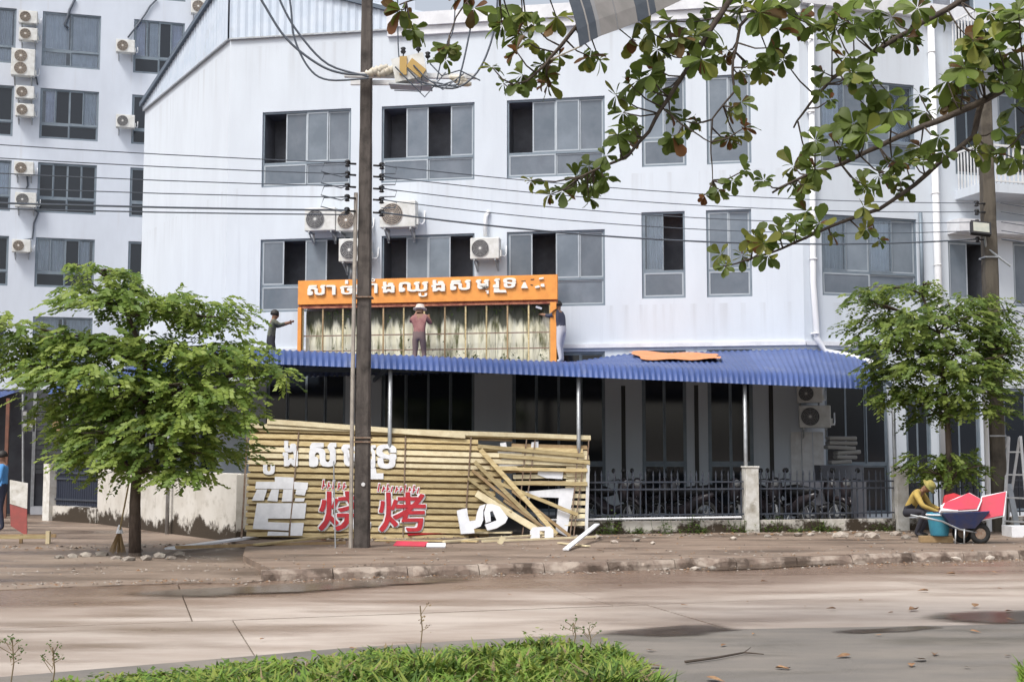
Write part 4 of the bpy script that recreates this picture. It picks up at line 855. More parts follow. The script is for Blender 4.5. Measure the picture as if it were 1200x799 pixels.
# fuse gear on the pole
fz = at(424, 93, PM.y).z
mb = MB(); mb.bar(PM + V((-.35, -.25, fz)), PM + V((1.9, -.25, fz - .03)), .08, .08); mb.bar(PM + V((-.3, .22, fz)), PM + V((1.2, .22, fz)), .06, .08); mb.build('cross_arm', X['white'], pole)
for k in range(4):
    c_ = PM + V((.02 + k * .1, -.34, fz - .02 + .05 * (k % 2))); mb = MB(); mb.lathe(c_, (.9, -.1, .25), [(0, .04), (.04, .075), (.06, .045), (.12, .075), (.14, .045), (.20, .075), (.22, .045), (.3, .05)], 12); mb.build('bushing', X['ceramic'], pole, True)
c_ = PM + V((.78, -.3, fz + .06)); mb = MB(); mb.obox(c_, (.27, 0, .06), (0, .2, 0), (-.04, 0, .20)); mb.build('fuse_box', X['acw'], pole)
mb = MB(); mb.obox(c_ + V((.12, -.22, -.02)), (.12, 0, -.10), (0, .015, 0), (.05, 0, .07)); mb.obox(c_ + V((-.1, -.22, .02)), (.06, 0, .0), (0, .015, 0), (.0, 0, .16)); mb.build('fuse_link', mat('ochre fuse', (.45, .30, .10), rough=.5), pole)
mb = MB(); mb.obox(c_ + V((.02, -.05, -.30)), (.36, 0, -.02), (0, .16, 0), (0, 0, .012)); mb.build('tray', X['steel'], pole)
for k, (dx, dz_) in enumerate(((-.12, .30), (.14, .34), (.30, .22))):
    mb = MB(); mb.tube([c_ + V((dx, 0, .12)), c_ + V((dx, 0, dz_))], .012, 5); mb.lathe(c_ + V((dx, 0, dz_)), (0, 0, 1), [(0, .03), (.03, .05), (.06, .03), (.09, .05), (.11, .02)], 9); mb.build('arrester', X['black'], pole, True)
mb = MB()
for k in range(5):
    a = c_ + V((U(-.3, .4), -.25, U(-.15, .1))); mb.tube([a, a + V((.2, -.03, -.22)), a + V((.5, 0, -.12 - .1 * k)), a + V((.85, .05, -.28 + .05 * k))], .012, 4)
mb.tube([c_ + V((-.25, -.2, -.4)), c_ + V((.2, -.2, -.42)), c_ + V((.22, -.2, -.1))], .01, 4); mb.build('jumper_wire', X['cable'], pole)
for k in range(3):
    c2 = PM + V((1.45 + .06 * k, -.3, fz - .06 - .05 * k)); mb = MB(); mb.lathe(c2, (1, 0, -.05), [(0, .03), (.05, .05), (.2, .05), (.26, .03)], 9); mb.build('cable_sleeve', X['ceramic'], pole, True)

poler = thing('utility_pole', (PR.x, PR.y, -.02), 'brown grey concrete utility pole with floodlight beside the wheelbarrow', 'utility pole')
mb = MB(); vs = []
for i in range(n_ + 1):
    z = -.1 + 9.0 * i / n_; w_ = .165 - .05 * i / n_; j = .008 * noise.noise(V((3, 0, z * 2)))
    vs += [PR + V((sx_ * (w_ + j), sy_ * (w_ + j), z)) for sx_, sy_ in ((-1, -.8), (-.8, -1), (.8, -1), (1, -.8), (1, .8), (.8, 1), (-.8, 1), (-1, .8))]
mb.add(vs, [(i * 8 + j, i * 8 + (j + 1) % 8, (i + 1) * 8 + (j + 1) % 8, (i + 1) * 8 + j) for i in range(n_) for j in range(8)] + [tuple(range(n_ * 8, n_ * 8 + 8))]); mb.build('shaft', X['pole2'], poler)
mb = MB(); q = PR + V((-.17, -.13, 0)); mb.tube([q + V((-.06, 0, 0)), q + V((-.06, 0, 2.5))], .055, 8); mb.tube([q + V((-.06, 0, 2.5)), q + V((-.05, 0, 2.6)), q + V((-.08, 0, 2.75)), q + V((-.05, 0, 2.95))], [.055, .075, .05, .06], 8); mb.build('white_pipe', X['pipe'], poler)
insr = [at(1168, y_, PR.y).z for y_ in (240, 250, 262, 272, 282)]
for z in insr:
    mb = MB(); c_ = PR + V((-.28, -.12, z)); mb.bar(PR + V((-.1, -.12, z)), c_, .03, .03); mb.lathe(c_ + V((0, 0, -.06)), (0, 0, 1), [(0, .03), (.015, .05), (.03, .032), (.06, .032), (.075, .05), (.10, .05), (.12, .03)], 10); mb.build('insulator', X['black'], poler, True)
fl = at(1149, 268, PR.y - .35); mb = MB(); rt = M.Rotation(R(-24), 3, 'X') @ M.Rotation(R(8), 3, 'Y')
mb.obox(fl, rt @ V((.2, 0, 0)), rt @ V((0, .05, 0)), rt @ V((0, 0, .15))); fo = mb.build('floodlight', X['black'], poler)
mb = MB(); mb.obox(fl + rt @ V((0, -.054, 0)), rt @ V((.16, 0, 0)), rt @ V((0, .003, 0)), rt @ V((0, 0, .11))); mb.build('lens', mat('floodlight lens', (.32, .34, .30), (.4, .4, .34), 6, .15), fo)
mb = MB(); mb.tube([fl + V((.1, .08, -.05)), PR + V((-.1, -.1, fl.z - .35 - PR.z + 0)), PR + V((.35, -.2, fl.z - .75))], .025, 6); mb.build('arm', X['steel'], poler)
for k in range(4):
    mb = MB(); mb.tube([PR + V((.15, -.15, 4.6 - .12 * k)), PR + V((.4, -.3, 4.0 + .22 * k)), PR + V((.55 + .1 * k, -.3, 4.3)), PR + V((.9, -.2, 5.2 + .15 * k)), PR + V((3, .3, 5.3 + .2 * k))], .014, 4); mb.build('loose_cable', X['cable'], poler)
mb = MB()
for z in (1.9, 5.55): mb.box(PR.x - .165, PR.x + .165, PR.y - .165, PR.y + .165, z, z + .03)
mb.build('strap', X['steel'], poler)
def sag(a, b, s, n=22): return [a.lerp(b, i / n) - V((0, 0, s * 4 * (i / n) * (1 - i / n))) for i in range(n + 1)]
gc = 'overhead lines between the poles'
PLX = PM - pd * 34
for k, (z, zr_) in enumerate(zip(insz, insr)):
    nm = ['top', 'second', 'third', 'fourth', 'lowest'][k]; r_ = .009 if k < 4 else .017
    a = PM - pd * .3 + V((0, -.17, z)); b = PLX + V((0, 0, [8.2, 7.9, 7.5, 7.1, 6.1][k]))
    mb = MB(); mb.tube(sag(a, b, .75 if k < 4 else .55), r_, 5); loose('overhead_line', nm + ' overhead line running from the tall pole towards the back wing side', 'cable', mb, X['cable'], gc)
    a = PM + pd * .3 + V((0, -.17, z)); b = PR + V((-.3, -.17, zr_)); mb = MB(); mb.tube(sag(a, b, .16 + .03 * k), r_, 5); loose('overhead_line', nm + ' overhead line strung between the two utility poles', 'cable', mb, X['cable'], gc)
    a = PR + V((.2, -.17, zr_)); mb = MB(); mb.tube(sag(a, a + pd * 25 + V((0, 0, .2)), .5), r_, 5); loose('overhead_line', nm + ' overhead line leaving the floodlight pole away from the tall pole', 'cable', mb, X['cable'], gc)
mb = MB(); a = PM - pd * .3 + V((0, -.2, insz[4] - .08)); mb.tube(sag(a, PLX + V((0, 0, 5.95)), .55), .012, 5); loose('overhead_line', 'thin line running just beneath the thick lowest line', 'cable', mb, X['cable'], gc)
for k in range(4):
    z = insz[k]; mb = MB(); p = PM - pd * .33 + V((0, -.2, z)); mb.tube([p, p - pd * .35 + V((0, -.05, -.05)), p - pd * .40 + V((0, -.05, -.2)), p - pd * .05 + V((0, -.08, -.27)), p + V((.05, -.05, -.22))], .010, 4); mb.build('jumper_loop', X['cable'], pole)
    mb = MB(); p = PM + pd * .33 + V((0, -.2, z)); mb.tube([p, p + pd * .25 + V((0, -.05, -.04)), p + pd * .22 + V((0, -.05, -.14)), p + V((-.02, -.05, -.16))], .010, 4); mb.build('jumper_loop', X['cable'], pole)
def pxcable(pts, Y, r, label, grp='feeder cables at the tall pole'):
    P = [at(x_, y_, Y + (i * .0)) for i, (x_, y_) in enumerate(pts)]; Q = []
    for i in range(len(P) - 1):
        a0 = P[max(i - 1, 0)]; a, b = P[i], P[i + 1]; b2 = P[min(i + 2, len(P) - 1)]
        for t in (0, .2, .4, .6, .8): Q.append(.5 * ((2 * a) + (-a0 + b) * t + (2 * a0 - 5 * a + 4 * b - b2) * t * t + (-a0 + 3 * a - 3 * b + b2) * t ** 3))
    Q.append(P[-1]); mb = MB(); mb.tube(Q, r, 5); return loose('feeder_cable', label, 'cable', mb, X['cable'], grp)
Yc = PM.y - .4
pxcable([(270, -60), (306, 0), (335, 45), (372, 75), (400, 86), (430, 88)], Yc, .022, 'thick black feeder cable drooping steeply to the white bushings')
pxcable([(310, -50), (330, 5), (352, 42), (385, 76), (432, 90)], Yc, .02, 'second black feeder cable drooping beside the thick one')
pxcable([(335, -30), (341, 10), (345, 45), (362, 80), (385, 94), (432, 92)], Yc, .018, 'slack feeder cable hanging lowest on its way to the pole')
pxcable([(552, -60), (552, 20), (548, 50), (540, 85), (534, 100), (505, 96)], Yc, .016, 'feeder cable rising straight from the sleeves into the branches')
pxcable([(584, -60), (582, 15), (572, 60), (555, 90), (530, 104), (495, 97)], Yc, .018, 'feeder cable curving widest from the sleeves into the branches')
pxcable([(533, -40), (532, 30), (520, 60), (512, 94)], Yc, .012, 'thin cable hanging behind the leaves near the fuse gear')
pxcable([(466, -40), (466, 20), (467, 60), (470, 90)], Yc, .012, 'thin lead dropping onto the fuse box')

# ------------------------------------------------------------ trees
def leaf_cloud(blobs, Y, dens, size, spread, rng):
    mb = MB()
    for (cx, cy, rx_, ry_) in blobs:
        c_ = at(cx, cy, Y); k = Y / F; cnt = int(dens * (rx_ * ry_) / 1000); cy_off = rng.uniform(-.6, .6) * spread
        for s_ in range(max(3, cnt // 14)):                       # sprays inside the tier
            an = rng.uniform(0, 6.283); rr = math.sqrt(rng.random()); ox = rr * math.cos(an) * rx_ * k; oy = rr * math.sin(an) * max(rx_ * k * .8, .3) + cy_off; oz = rng.gauss(0, .45) * ry_ * k - .25 * ry_ * k * rr
            base = c_ + V((ox, oy, oz)); dirv = V((ox + rng.gauss(0, .25), oy + rng.gauss(0, .25), -.12 + rng.gauss(0, .12))); dirv.normalize(); side = dirv.cross(V((0, 0, 1))).normalized()
            mi = min(2, max(0, int(rng.gauss(.9, .8))))
            ln = rng.uniform(.22, .42)
            for q in range(14):
                t = q / 14; sg = 1 if q % 2 else -1; p = base + dirv * ln * t + V((0, 0, -.10 * t * t)); ld = (side * sg + dirv * .7 + V((0, 0, rng.uniform(-.55, .15)))).normalized()
                L_ = size * rng.uniform(.7, 1.25); nn_ = (V((ox * .5, oy * .6 - .55, .75)) + V((rng.gauss(0, .4), rng.gauss(0, .4), rng.gauss(0, .3)))).normalized(); wv = ld.cross(nn_).normalized() * L_ * .27
                mb.add([p, p + ld * L_ * .45 + wv, p + ld * L_, p + ld * L_ * .45 - wv], [(0, 1, 2, 3)], mi)
    return mb
def limb(mb, pts, r0, r1, n=7): 
    k = len(pts); mb.tube(pts, [r0 + (r1 - r0) * i / (k - 1) for i in range(k)], n)
rng = random.Random(3)
def tree(name, label, basep, top_, blobs, Y, dens, size, r0, kinks):
    t = thing(name, basep, label, 'tree'); mb = MB()
    limb(mb, [basep + V((0, 0, -.15)), basep + V((.0, 0, .05))], r0 * 1.7, r0 * 1.15, 9)
    pts = [basep + V((0, 0, .04))] + [at(x_, y_, Y) for x_, y_ in kinks]; limb(mb, pts, r0 * 1.15, r0 * .25, 9); mb.build('trunk', X['bark'], t, True)
    br = MB()
    for (cx, cy, rx_, ry_) in blobs:
        tgt = at(cx, cy + 2, Y + rng.uniform(-.5, .5)); cand = [p for p in pts[1:] if p.z < tgt.z + .05] or [pts[1]]; st = max(cand, key=lambda p: p.z); st = st if st.z > tgt.z - 1.3 else st
        mid = st.lerp(tgt, .5) + V((0, 0, .08)); limb(br, [st, mid, tgt], r0 * .28, .012, 5)
        for q in range(3): limb(br, [mid, tgt + V((rng.uniform(-1, 1) * rx_ * Y / F * .8, rng.uniform(-.5, .5), rng.uniform(-.05, .05)))], .015, .006, 4)
    tag(br.build('branches', X['bark'], t, True), kind='stuff')
    tag(leaf_cloud(blobs, Y, dens, size, .55, rng).build('crown', X['lf'], t), kind='stuff')
    return t
b1 = gnd(158, 651, -.085)
LB = [(120, 316, 30, 9), (92, 312, 14, 5), (152, 322, 18, 6), (205, 345, 30, 7), (330, 440, 12, 5), (105, 335, 38, 10), (145, 340, 40, 11), (130, 352, 60, 13), (180, 362, 60, 14), (235, 356, 55, 13), (255, 372, 42, 13), (275, 402, 26, 9), (18, 378, 34, 12), (62, 392, 60, 16), (130, 398, 70, 18), (50, 425, 58, 18), (20, 410, 30, 20), (190, 405, 80, 20), (255, 412, 60, 18), (308, 432, 32, 10), (110, 440, 80, 20), (190, 446, 78, 20), (250, 458, 56, 16), (85, 472, 52, 18), (150, 484, 70, 18), (215, 490, 72, 18), (268, 486, 40, 12), (178, 518, 82, 17), (240, 526, 52, 12), (125, 530, 50, 13), (165, 548, 62, 11), (95, 505, 42, 13), (212, 552, 42, 9), (195, 470, 60, 16), (130, 465, 50, 14)]
tree('street_tree', 'leafy street tree with feathery tiers before the whitewashed wall', b1, None, LB, b1.y, 1500, .10, .088, [(158, 590), (160, 555), (165, 520), (168, 470), (170, 420), (150, 370), (125, 325)])
b2 = gnd(1112, 627, 0)
RB = [(1048, 336, 44, 9), (1022, 350, 30, 8), (1085, 330, 22, 6), (1188, 398, 14, 7), (1005, 345, 14, 5), (1012, 395, 18, 6), (1130, 350, 46, 12), (1162, 362, 30, 12), (1038, 372, 44, 14), (1165, 385, 28, 14), (1090, 372, 60, 17), (1058, 398, 56, 16), (1130, 400, 60, 18), (1176, 415, 22, 13), (1090, 428, 70, 17), (1152, 436, 42, 13), (1046, 430, 34, 13), (1120, 456, 58, 15), (1078, 462, 44, 13), (1036, 458, 20, 12), (1140, 478, 42, 9), (1098, 484, 30, 9), (1100, 535, 36, 10), (1132, 540, 32, 12), (1088, 548, 24, 7), (1120, 552, 30, 8)]
tree('street_tree', 'leafy street tree with dense crown next to the floodlight pole', b2, None, RB, b2.y, 1900, .10, .07, [(1112, 570), (1112, 530), (1110, 490), (1105, 440), (1100, 390), (1080, 345)])

# overhanging almond branches of a tree that stands beside the apron
def almond_mesh(name, m, fold, droop, wd):
    st = [(0, .015), (.2, .07), (.5, .17), (.75, .215), (.92, .14), (1, .0)]; vs = []; fs = []
    for t, w_ in st:
        z = -droop * t * t; vs += [(t, -w_ * wd, z + fold * w_), (t, 0, z), (t, w_ * wd, z + fold * w_)]
    for i in range(5):
        a = i * 3; fs += [(a, a + 1, a + 4, a + 3), (a + 1, a + 2, a + 5, a + 4)]
    me = bpy.data.meshes.new(name); me.from_pydata(vs, [], fs); me.materials.append(m); me.polygons.foreach_set('use_smooth', [True] * len(fs)); me.update(); return me
LM = {k: [almond_mesh('leaf', X[k], f_, dr, wd) for f_, dr, wd in ((.5, .12, 1.25), (.25, .34, 1.4), (.75, .05, 1.1), (.4, .5, 1.3), (.15, -.12, 1.45))] for k in ('lg', 'ly', 'lr')}
FY = 11.3
alm = thing('almond_tree', (6.6, 11.6, -.12), 'broad leaved almond tree reaching its boughs over the road', 'tree')
tr = MB(); limb(tr, [V((6.6, 11.6, -.2)), V((6.55, 11.6, 1.2)), V((6.5, 11.5, 2.6)), V((6.2, 11.4, 3.8)), V((6.0, 11.4, 5.2)), V((5.9, 11.4, 6.6))], .24, .12, 12); tr.build('trunk', X['barkf'], alm, True)
limbs = [([(1420, 60), (1300, 85), (1200, 92), (1140, 126), (1082, 148), (1030, 172), (985, 192), (945, 205), (905, 226)], .05, .01, 0),
         ([(1150, 122), (1140, 160), (1085, 205), (1030, 246), (985, 262), (930, 286), (880, 304), (845, 312)], .03, .006, .1),
         ([(1400, -120), (1250, -60), (1125, 2), (1065, 36), (1010, 70), (975, 92), (950, 120), (930, 150)], .04, .008, .2),
         ([(1250, -60), (1050, -70), (930, -40), (858, -2), (830, 42), (806, 78), (776, 126), (760, 155), (738, 182), (704, 198), (672, 210)], .04, .008, -.2),
         ([(930, -40), (868, 30), (858, 70), (860, 108), (835, 140), (833, 180), (836, 222)], .018, .004, -.1),
         ([(776, 126), (800, 148), (825, 164), (835, 168)], .01, .004, -.2),
         ([(930, -40), (800, -50), (710, -10), (662, 46), (640, 78), (618, 95), (595, 100)], .03, .006, -.4),
         ([(800, -50), (660, -40), (560, -14), (500, -6), (468, 6)], .025, .006, -.3), ([(560, -14), (535, 20), (524, 50)], .01, .004, -.3),
         ([(1300, 85), (1240, 130), (1195, 150)], .02, .006, .2), ([(1250, -60), (1190, 10), (1170, 50)], .02, .006, .3)]
LP = []
for pts, r0, r1, dy in limbs:
    P = [at(x_, y_, FY + dy) for x_, y_ in pts]
    if pts[0][0] > 1350: P = [V((6.2, 11.45, P[0].z - .35))] + P
    LP += [(P[i].lerp(P[i + 1], t / 4)) for i in range(len(P) - 1) for t in range(4)]
    mb = MB(); Q = []
    for i in range(len(P) - 1):
        for t in range(4): q = P[i].lerp(P[i + 1], t / 4); Q.append(q + V((noise.noise(q * 4) * .02, 0, noise.noise(q * 4 + V((9, 0, 0))) * .02)))
    Q.append(P[-1]); limb(mb, Q, r0, r1, 6); mb.build('bough', X['barkf'], alm, True)
CL = [(470, 12, 22, 'r'), (484, 34, 20, 'd'), (525, 52, 18, 'g'), (522, 70, 16, 'g'), (555, 10, 20, 'r'), (585, 8, 22, 'g'), (612, 14, 22, 'g'), (600, 28, 16, 'y'), (620, 45, 18, 'r'), (605, 60, 18, 'r'), (590, 98, 14, 'g'), (612, 88, 18, 'g'), (632, 78, 18, 'g'), (642, 98, 16, 'r'), (652, 20, 20, 'y'), (655, 65, 14, 'r'), (690, 66, 16, 'r'), (702, 70, 14, 'g'), (762, 38, 22, 'y'), (770, 58, 20, 'y'), (785, 25, 18, 'g'), (795, 45, 20, 'y'), (830, 30, 22, 'g'), (845, 12, 22, 'g'), (815, 62, 20, 'g'), (835, 62, 16, 'g'), (768, 80, 22, 'd'), (750, 95, 22, 'd'), (775, 105, 22, 'd'), (722, 112, 18, 'g'), (730, 132, 20, 'g'), (740, 152, 20, 'g'), (735, 165, 16, 'g'), (800, 142, 18, 'g'), (788, 160, 18, 'g'), (812, 140, 14, 'g'), (690, 195, 18, 'd'), (675, 208, 20, 'd'), (660, 224, 16, 'g'), (695, 216, 18, 'd'), (645, 228, 12, 'y'), (690, 232, 12, 'g'),
      (848, 66, 16, 'r'), (868, 84, 16, 'y'), (855, 130, 14, 'y'), (868, 120, 16, 'r'), (872, 150, 18, 'r'), (862, 160, 14, 'y'), (842, 222, 12, 'r'), (858, 212, 12, 'g'), (872, 200, 14, 'g'),
      (890, 15, 24, 'g'), (912, 35, 22, 'g'), (900, 62, 18, 'g'), (918, 70, 18, 'g'), (935, 18, 24, 'd'), (960, 28, 22, 'd'), (985, 12, 22, 'd'), (1000, 30, 22, 'g'), (1030, 38, 20, 'd'), (1045, 20, 20, 'g'), (1075, 10, 20, 'g'), (1100, 18, 18, 'g'), (1060, 45, 18, 'g'), (975, 50, 16, 'g'), (890, 85, 16, 'y'), (1020, 60, 18, 'd'), (1000, 85, 18, 'd'), (965, 85, 16, 'g'), (960, 105, 14, 'g'),
      (1018, 100, 18, 'g'), (1040, 108, 20, 'g'), (1015, 125, 20, 'd'), (1045, 130, 18, 'g'), (1000, 145, 22, 'd'), (975, 155, 22, 'd'), (955, 165, 20, 'd'), (985, 172, 18, 'g'), (945, 182, 20, 'g'), (930, 195, 20, 'y'), (955, 198, 18, 'g'), (930, 215, 16, 'g'), (1060, 128, 16, 'd'), (1085, 132, 16, 'd'),
      (1130, 80, 24, 'g'), (1110, 95, 20, 'g'), (1145, 95, 20, 'g'), (1120, 112, 16, 'r'), (1150, 30, 24, 'g'), (1168, 50, 24, 'g'), (1185, 25, 26, 'g'), (1160, 15, 22, 'd'), (1190, 60, 24, 'y'), (1195, 90, 22, 'g'), (1175, 88, 18, 'd'), (1190, 125, 22, 'g'), (1172, 150, 18, 'g'), (1192, 160, 20, 'g'), (1160, 180, 16, 'y'), (1188, 185, 18, 'g'), (1150, 60, 18, 'g'), (1140, 48, 18, 'y'),
      (1100, 160, 18, 'g'), (1078, 172, 18, 'y'), (1105, 178, 14, 'g'), (1060, 190, 16, 'g'), (1030, 205, 20, 'g'), (1055, 212, 16, 'g'), (1045, 195, 16, 'g'), (1060, 225, 12, 'g'), (1012, 242, 16, 'y'), (1008, 215, 14, 'g'), (960, 262, 18, 'g'), (945, 248, 18, 'g'), (975, 275, 14, 'y'), (935, 275, 18, 'd'), (915, 268, 16, 'g'), (895, 285, 18, 'y'), (900, 300, 16, 'g'), (870, 300, 14, 'y'), (845, 298, 14, 'y'), (850, 312, 10, 'g'), (1015, 268, 12, 'y')]
rl = random.Random(11); tw = MB(); placed = []
CL += [(x_ + rl.uniform(-26, 26), y_ + rl.uniform(-20, 16), r_ * .9, t_) for x_, y_, r_, t_ in CL if rl.random() < (.75 if y_ < 110 else .45)]
for (cx, cy, rp, tone) in CL:
    dep = FY + rl.uniform(-.45, .45); c_ = at(cx, cy, dep); near = min(LP, key=lambda p: (p - c_).length); tip = c_
    dd_ = (tip - near); dd_ = dd_.normalized() if dd_.length > .05 else V((rl.uniform(-1, 1), 0, -.5)).normalized()
    if (tip - near).length > .03: limb(tw, [near, near.lerp(tip, .5) + V((0, 0, -.03)), tip], .009, .005, 5)
    nlf = rl.randint(8, 13); ax = (dd_ + V((rl.gauss(0, .4), rl.gauss(0, .4), rl.gauss(-.1, .3)))).normalized(); a_ = ax.orthogonal().normalized(); b_ = ax.cross(a_)
    for q in range(nlf):
        an = q * 2.4 + rl.uniform(-.3, .3); ld = (ax * rl.uniform(.0, .7) + a_ * math.cos(an) + b_ * math.sin(an) + V((0, 0, -.25))).normalized()
        L_ = rp * dep / F * rl.choice((rl.uniform(.5, .9), rl.uniform(.85, 1.45), rl.uniform(.9, 1.35))); up_ = (ax * .6 + V((-.1, -.75, .8)) + V((rl.gauss(0, .3), rl.gauss(0, .3), 0))); side = up_.cross(ld).normalized(); up_ = ld.cross(side)
        r_ = rl.random(); key = {'g': 'lg' if r_ < .86 else ('ly' if r_ < .95 else 'lr'), 'd': 'lg' if r_ < .96 else 'ly', 'y': 'ly' if r_ < .55 else ('lg' if r_ < .85 else 'lr'), 'r': 'lr' if r_ < .42 else ('ly' if r_ < .6 else 'lg')}[tone]
        mt = M(((ld.x, side.x, up_.x), (ld.y, side.y, up_.y), (ld.z, side.z, up_.z))).to_4x4() @ M.Diagonal((L_, L_, L_, 1)); mt.translation = tip + ld * .012
        placed.append((L_, key, rl.randrange(5), mt))
tag(tw.build('twigs', X['barkf'], alm, True), kind='stuff')
placed.sort(key=lambda p: -p[0]); inv = wmat(alm).inverted()
for L_, key, v_, mt in placed[:298]:
    o = link('leaf', LM[key][v_], alm, True); o.matrix_local = inv @ mt
rest = MB(); ki = {'lg': 0, 'ly': 1, 'lr': 2}
for L_, key, v_, mt in placed[298:]:
    me = LM[key][v_]; rest.add([mt @ x.co for x in me.vertices], [tuple(p.vertices) for p in me.polygons], ki[key])
tag(rest.build('leaf_mass', [X['lg'], X['ly'], X['lr']], alm, True), kind='stuff')

# striped awning corner hung among the boughs
AW = [at(668, 0, 10.2), at(679.5, 55, 10.0), at(795, 3, 10.9)]
eu = (AW[2] - AW[1]); ev = (AW[0] - AW[1]) * 2.6
awn = thing('striped_awning', AW[1] + V((0, 0, .3)), 'grey and cream striped awning corner hanging among the boughs', 'awning')
xa = 0
for k, (wd, m_) in enumerate(((.075, 'd'), (.012, 'c'), (.06, 'd'), (.03, 'g'), (.17, 'c'), (.012, 'g'), (.20, 'c'), (.10, 'd'), (.012, 'c'), (.05, 'd'), (.25, 'c'), (.1, 'd'), (.2, 'c'))):
    mb = MB(); nv = 8; vs = []
    nm_ = eu.cross(ev).normalized()
    for i in range(nv + 1):
        for xx in (xa, xa + wd - .001): vs.append(AW[1] + eu * xx * 1.05 + ev * (i / nv) + nm_ * (.03 * math.sin(xx * 9) + .015 * math.sin(i * 1.3)))
    mb.add(vs, [(2 * i, 2 * i + 1, 2 * i + 3, 2 * i + 2) for i in range(nv)])
    o = mb.build('stripe', {'d': X['awd'] if 'awd' in X else X.setdefault('awd', mat('slate stripe canvas', (.04, .05, .065), (.055, .065, .08), 6, .85)), 'c': X.setdefault('awc', mat('cream grey stripe canvas', (.24, .225, .215), (.20, .19, .18), 5, .85)), 'g': X.setdefault('awg', mat('grey stripe canvas', (.20, .20, .205), rough=.85))}[m_], awn)
    sl2 = o.modifiers.new('s', 'SOLIDIFY'); sl2.thickness = .006; xa += wd
for p in (AW[1] + ev, AW[1] + ev + eu * 1.2, AW[1] + eu * .02):
    near = min(LP, key=lambda q: (q - p).length); mb = MB(); mb.tube([p, near], .008, 4); mb.build('rope', X['ceramic'], awn)

# ------------------------------------------------------------ foreground verge
gr = MB(); rg = random.Random(5)
edge = [(60, 800), (110, 796), (170, 789), (240, 783), (330, 772), (430, 762), (520, 757), (600, 751), (660, 747), (720, 753), (755, 770), (770, 790), (776, 800)]
top = lambda x: next((e0[1] + (e1[1] - e0[1]) * (x - e0[0]) / (e1[0] - e0[0]) for e0, e1 in zip(edge, edge[1:]) if e0[0] <= x <= e1[0]), 800)
verge_pts = [gnd(x_, y_ + 14, RZ) for x_, y_ in edge]
vp = [(p.x, p.y) for p in verge_pts] + [(1.6, 8.6), (1.3, 6.5), (-4, 6), (-5.5, 8)]
sheet('verge', vp, RZ + .022, X['soil'])
def blade(mb, p, h, rg, wd=.012, mi=0, lean=.6):
    an = rg.uniform(0, 6.28); ln = rg.uniform(.15, lean) * h; dx, dy = math.cos(an), math.sin(an); sx_, sy_ = -dy * wd, dx * wd
    m_ = p + V((dx * ln * .35, dy * ln * .35, h * .6)); t = p + V((dx * ln, dy * ln, h * rg.uniform(.75, 1)))
    mb.add([p + V((sx_, sy_, 0)), p - V((sx_, sy_, 0)), m_ - V((sx_, sy_, 0)) * 1.1, t, m_ + V((sx_, sy_, 0)) * 1.1], [(0, 1, 2, 4), (4, 2, 3)], mi)
zc = RZ + .02; cnt = 0
import itertools
while cnt < 36000:
    x = rg.uniform(60, 790); y = top(x) + 4 + rg.random() ** 1.1 * 118; p = gnd(x, y, zc)
    dn = noise.noise(V((p.x * 2.2, p.y * 2.2, 0))); de = (y - top(x) - 6) / 40
    if rg.random() > (.55 + dn) * min(1, .12 + de * 1.6 + .5 * max(0, dn)): cnt += 1; continue
    h = (.04 + .10 * min(1, de + .2) * (1 + 1.2 * dn)) * rg.uniform(.4, 1.4); r_ = rg.random() + dn * .6
    blade(gr, p, h, rg, rg.uniform(.006, .016), (3 if rg.random() < .07 + .15 * max(0, .3 - de) else (0 if r_ < .5 else (1 if r_ < .85 else 2))), 1.7); cnt += 1
for k in range(14000):                                                   # broad weed leaves
    x = rg.uniform(80, 775) if k % 3 else rg.gauss(210, 45); y = top(min(max(x, 62), 774)) + 14 + rg.random() * 90; p = gnd(x, y, zc); dn = noise.noise(V((p.x * 2.2, p.y * 2.2, 0))); p.z += rg.uniform(.02, .10 + .12 * max(0, dn + .2))
    if dn < -.35: continue
    an = rg.uniform(0, 6.28); L_ = rg.uniform(.025, .065); ld = V((math.cos(an), math.sin(an), rg.uniform(-.2, .5))) * L_; s_ = V((-math.sin(an), math.cos(an), rg.uniform(-.3, .3))) * L_ * .38
    gr.add([p, p + ld * .5 + s_, p + ld, p + ld * .5 - s_], [(0, 1, 2, 3)], rg.choice((0, 0, 1, 2)))
for k in range(900):                                                     # tuft at the other verge corner
    p = gnd(1196 + abs(rg.gauss(0, 26)), 800 + rg.uniform(-14, 60), zc); blade(gr, p, rg.uniform(.06, .16), rg, .008, rg.choice((0, 0, 1)), 1.0)
tag(gr.build('grass', X['grass']), 'bright green grass and low weeds on the verge', 'grass', kind='stuff')
def weed(px_, py_, hpx, label, sprigs):
    p = gnd(px_, py_, zc); h = hpx * p.y / F; t = thing('weed', p, label, 'weed', 'tall weeds on the verge'); mb = MB(); lf = MB()
    mb.tube([p, p + V((.02, 0, h * .5)), p + V((.0, 0, h))], .005, 4)
    for q in range(sprigs):
        a = p + V((0, 0, h * (.45 + .5 * q / sprigs))); b = a + V((rg.uniform(-.09, .09), rg.uniform(-.05, .05), rg.uniform(.03, .09))); mb.tube([a, b], .003, 3)
        for e_ in range(7):
            an = rg.uniform(0, 6.28); L_ = rg.uniform(.012, .026); o_ = b + V((rg.gauss(0, .014), rg.gauss(0, .014), rg.gauss(0, .014))); ld = V((math.cos(an), math.sin(an) * .5, rg.uniform(-.5, .8))) * L_; s_ = V((-math.sin(an), .3, math.cos(an))) * L_ * .4
            lf.add([o_, o_ + ld * .5 + s_, o_ + ld, o_ + ld * .5 - s_], [(0, 1, 2, 3)])
    mb.build('stem', X['grass'][3], t); lf.build('foliage', X['grass'][2] if sprigs > 3 else X['grass'][3], t)
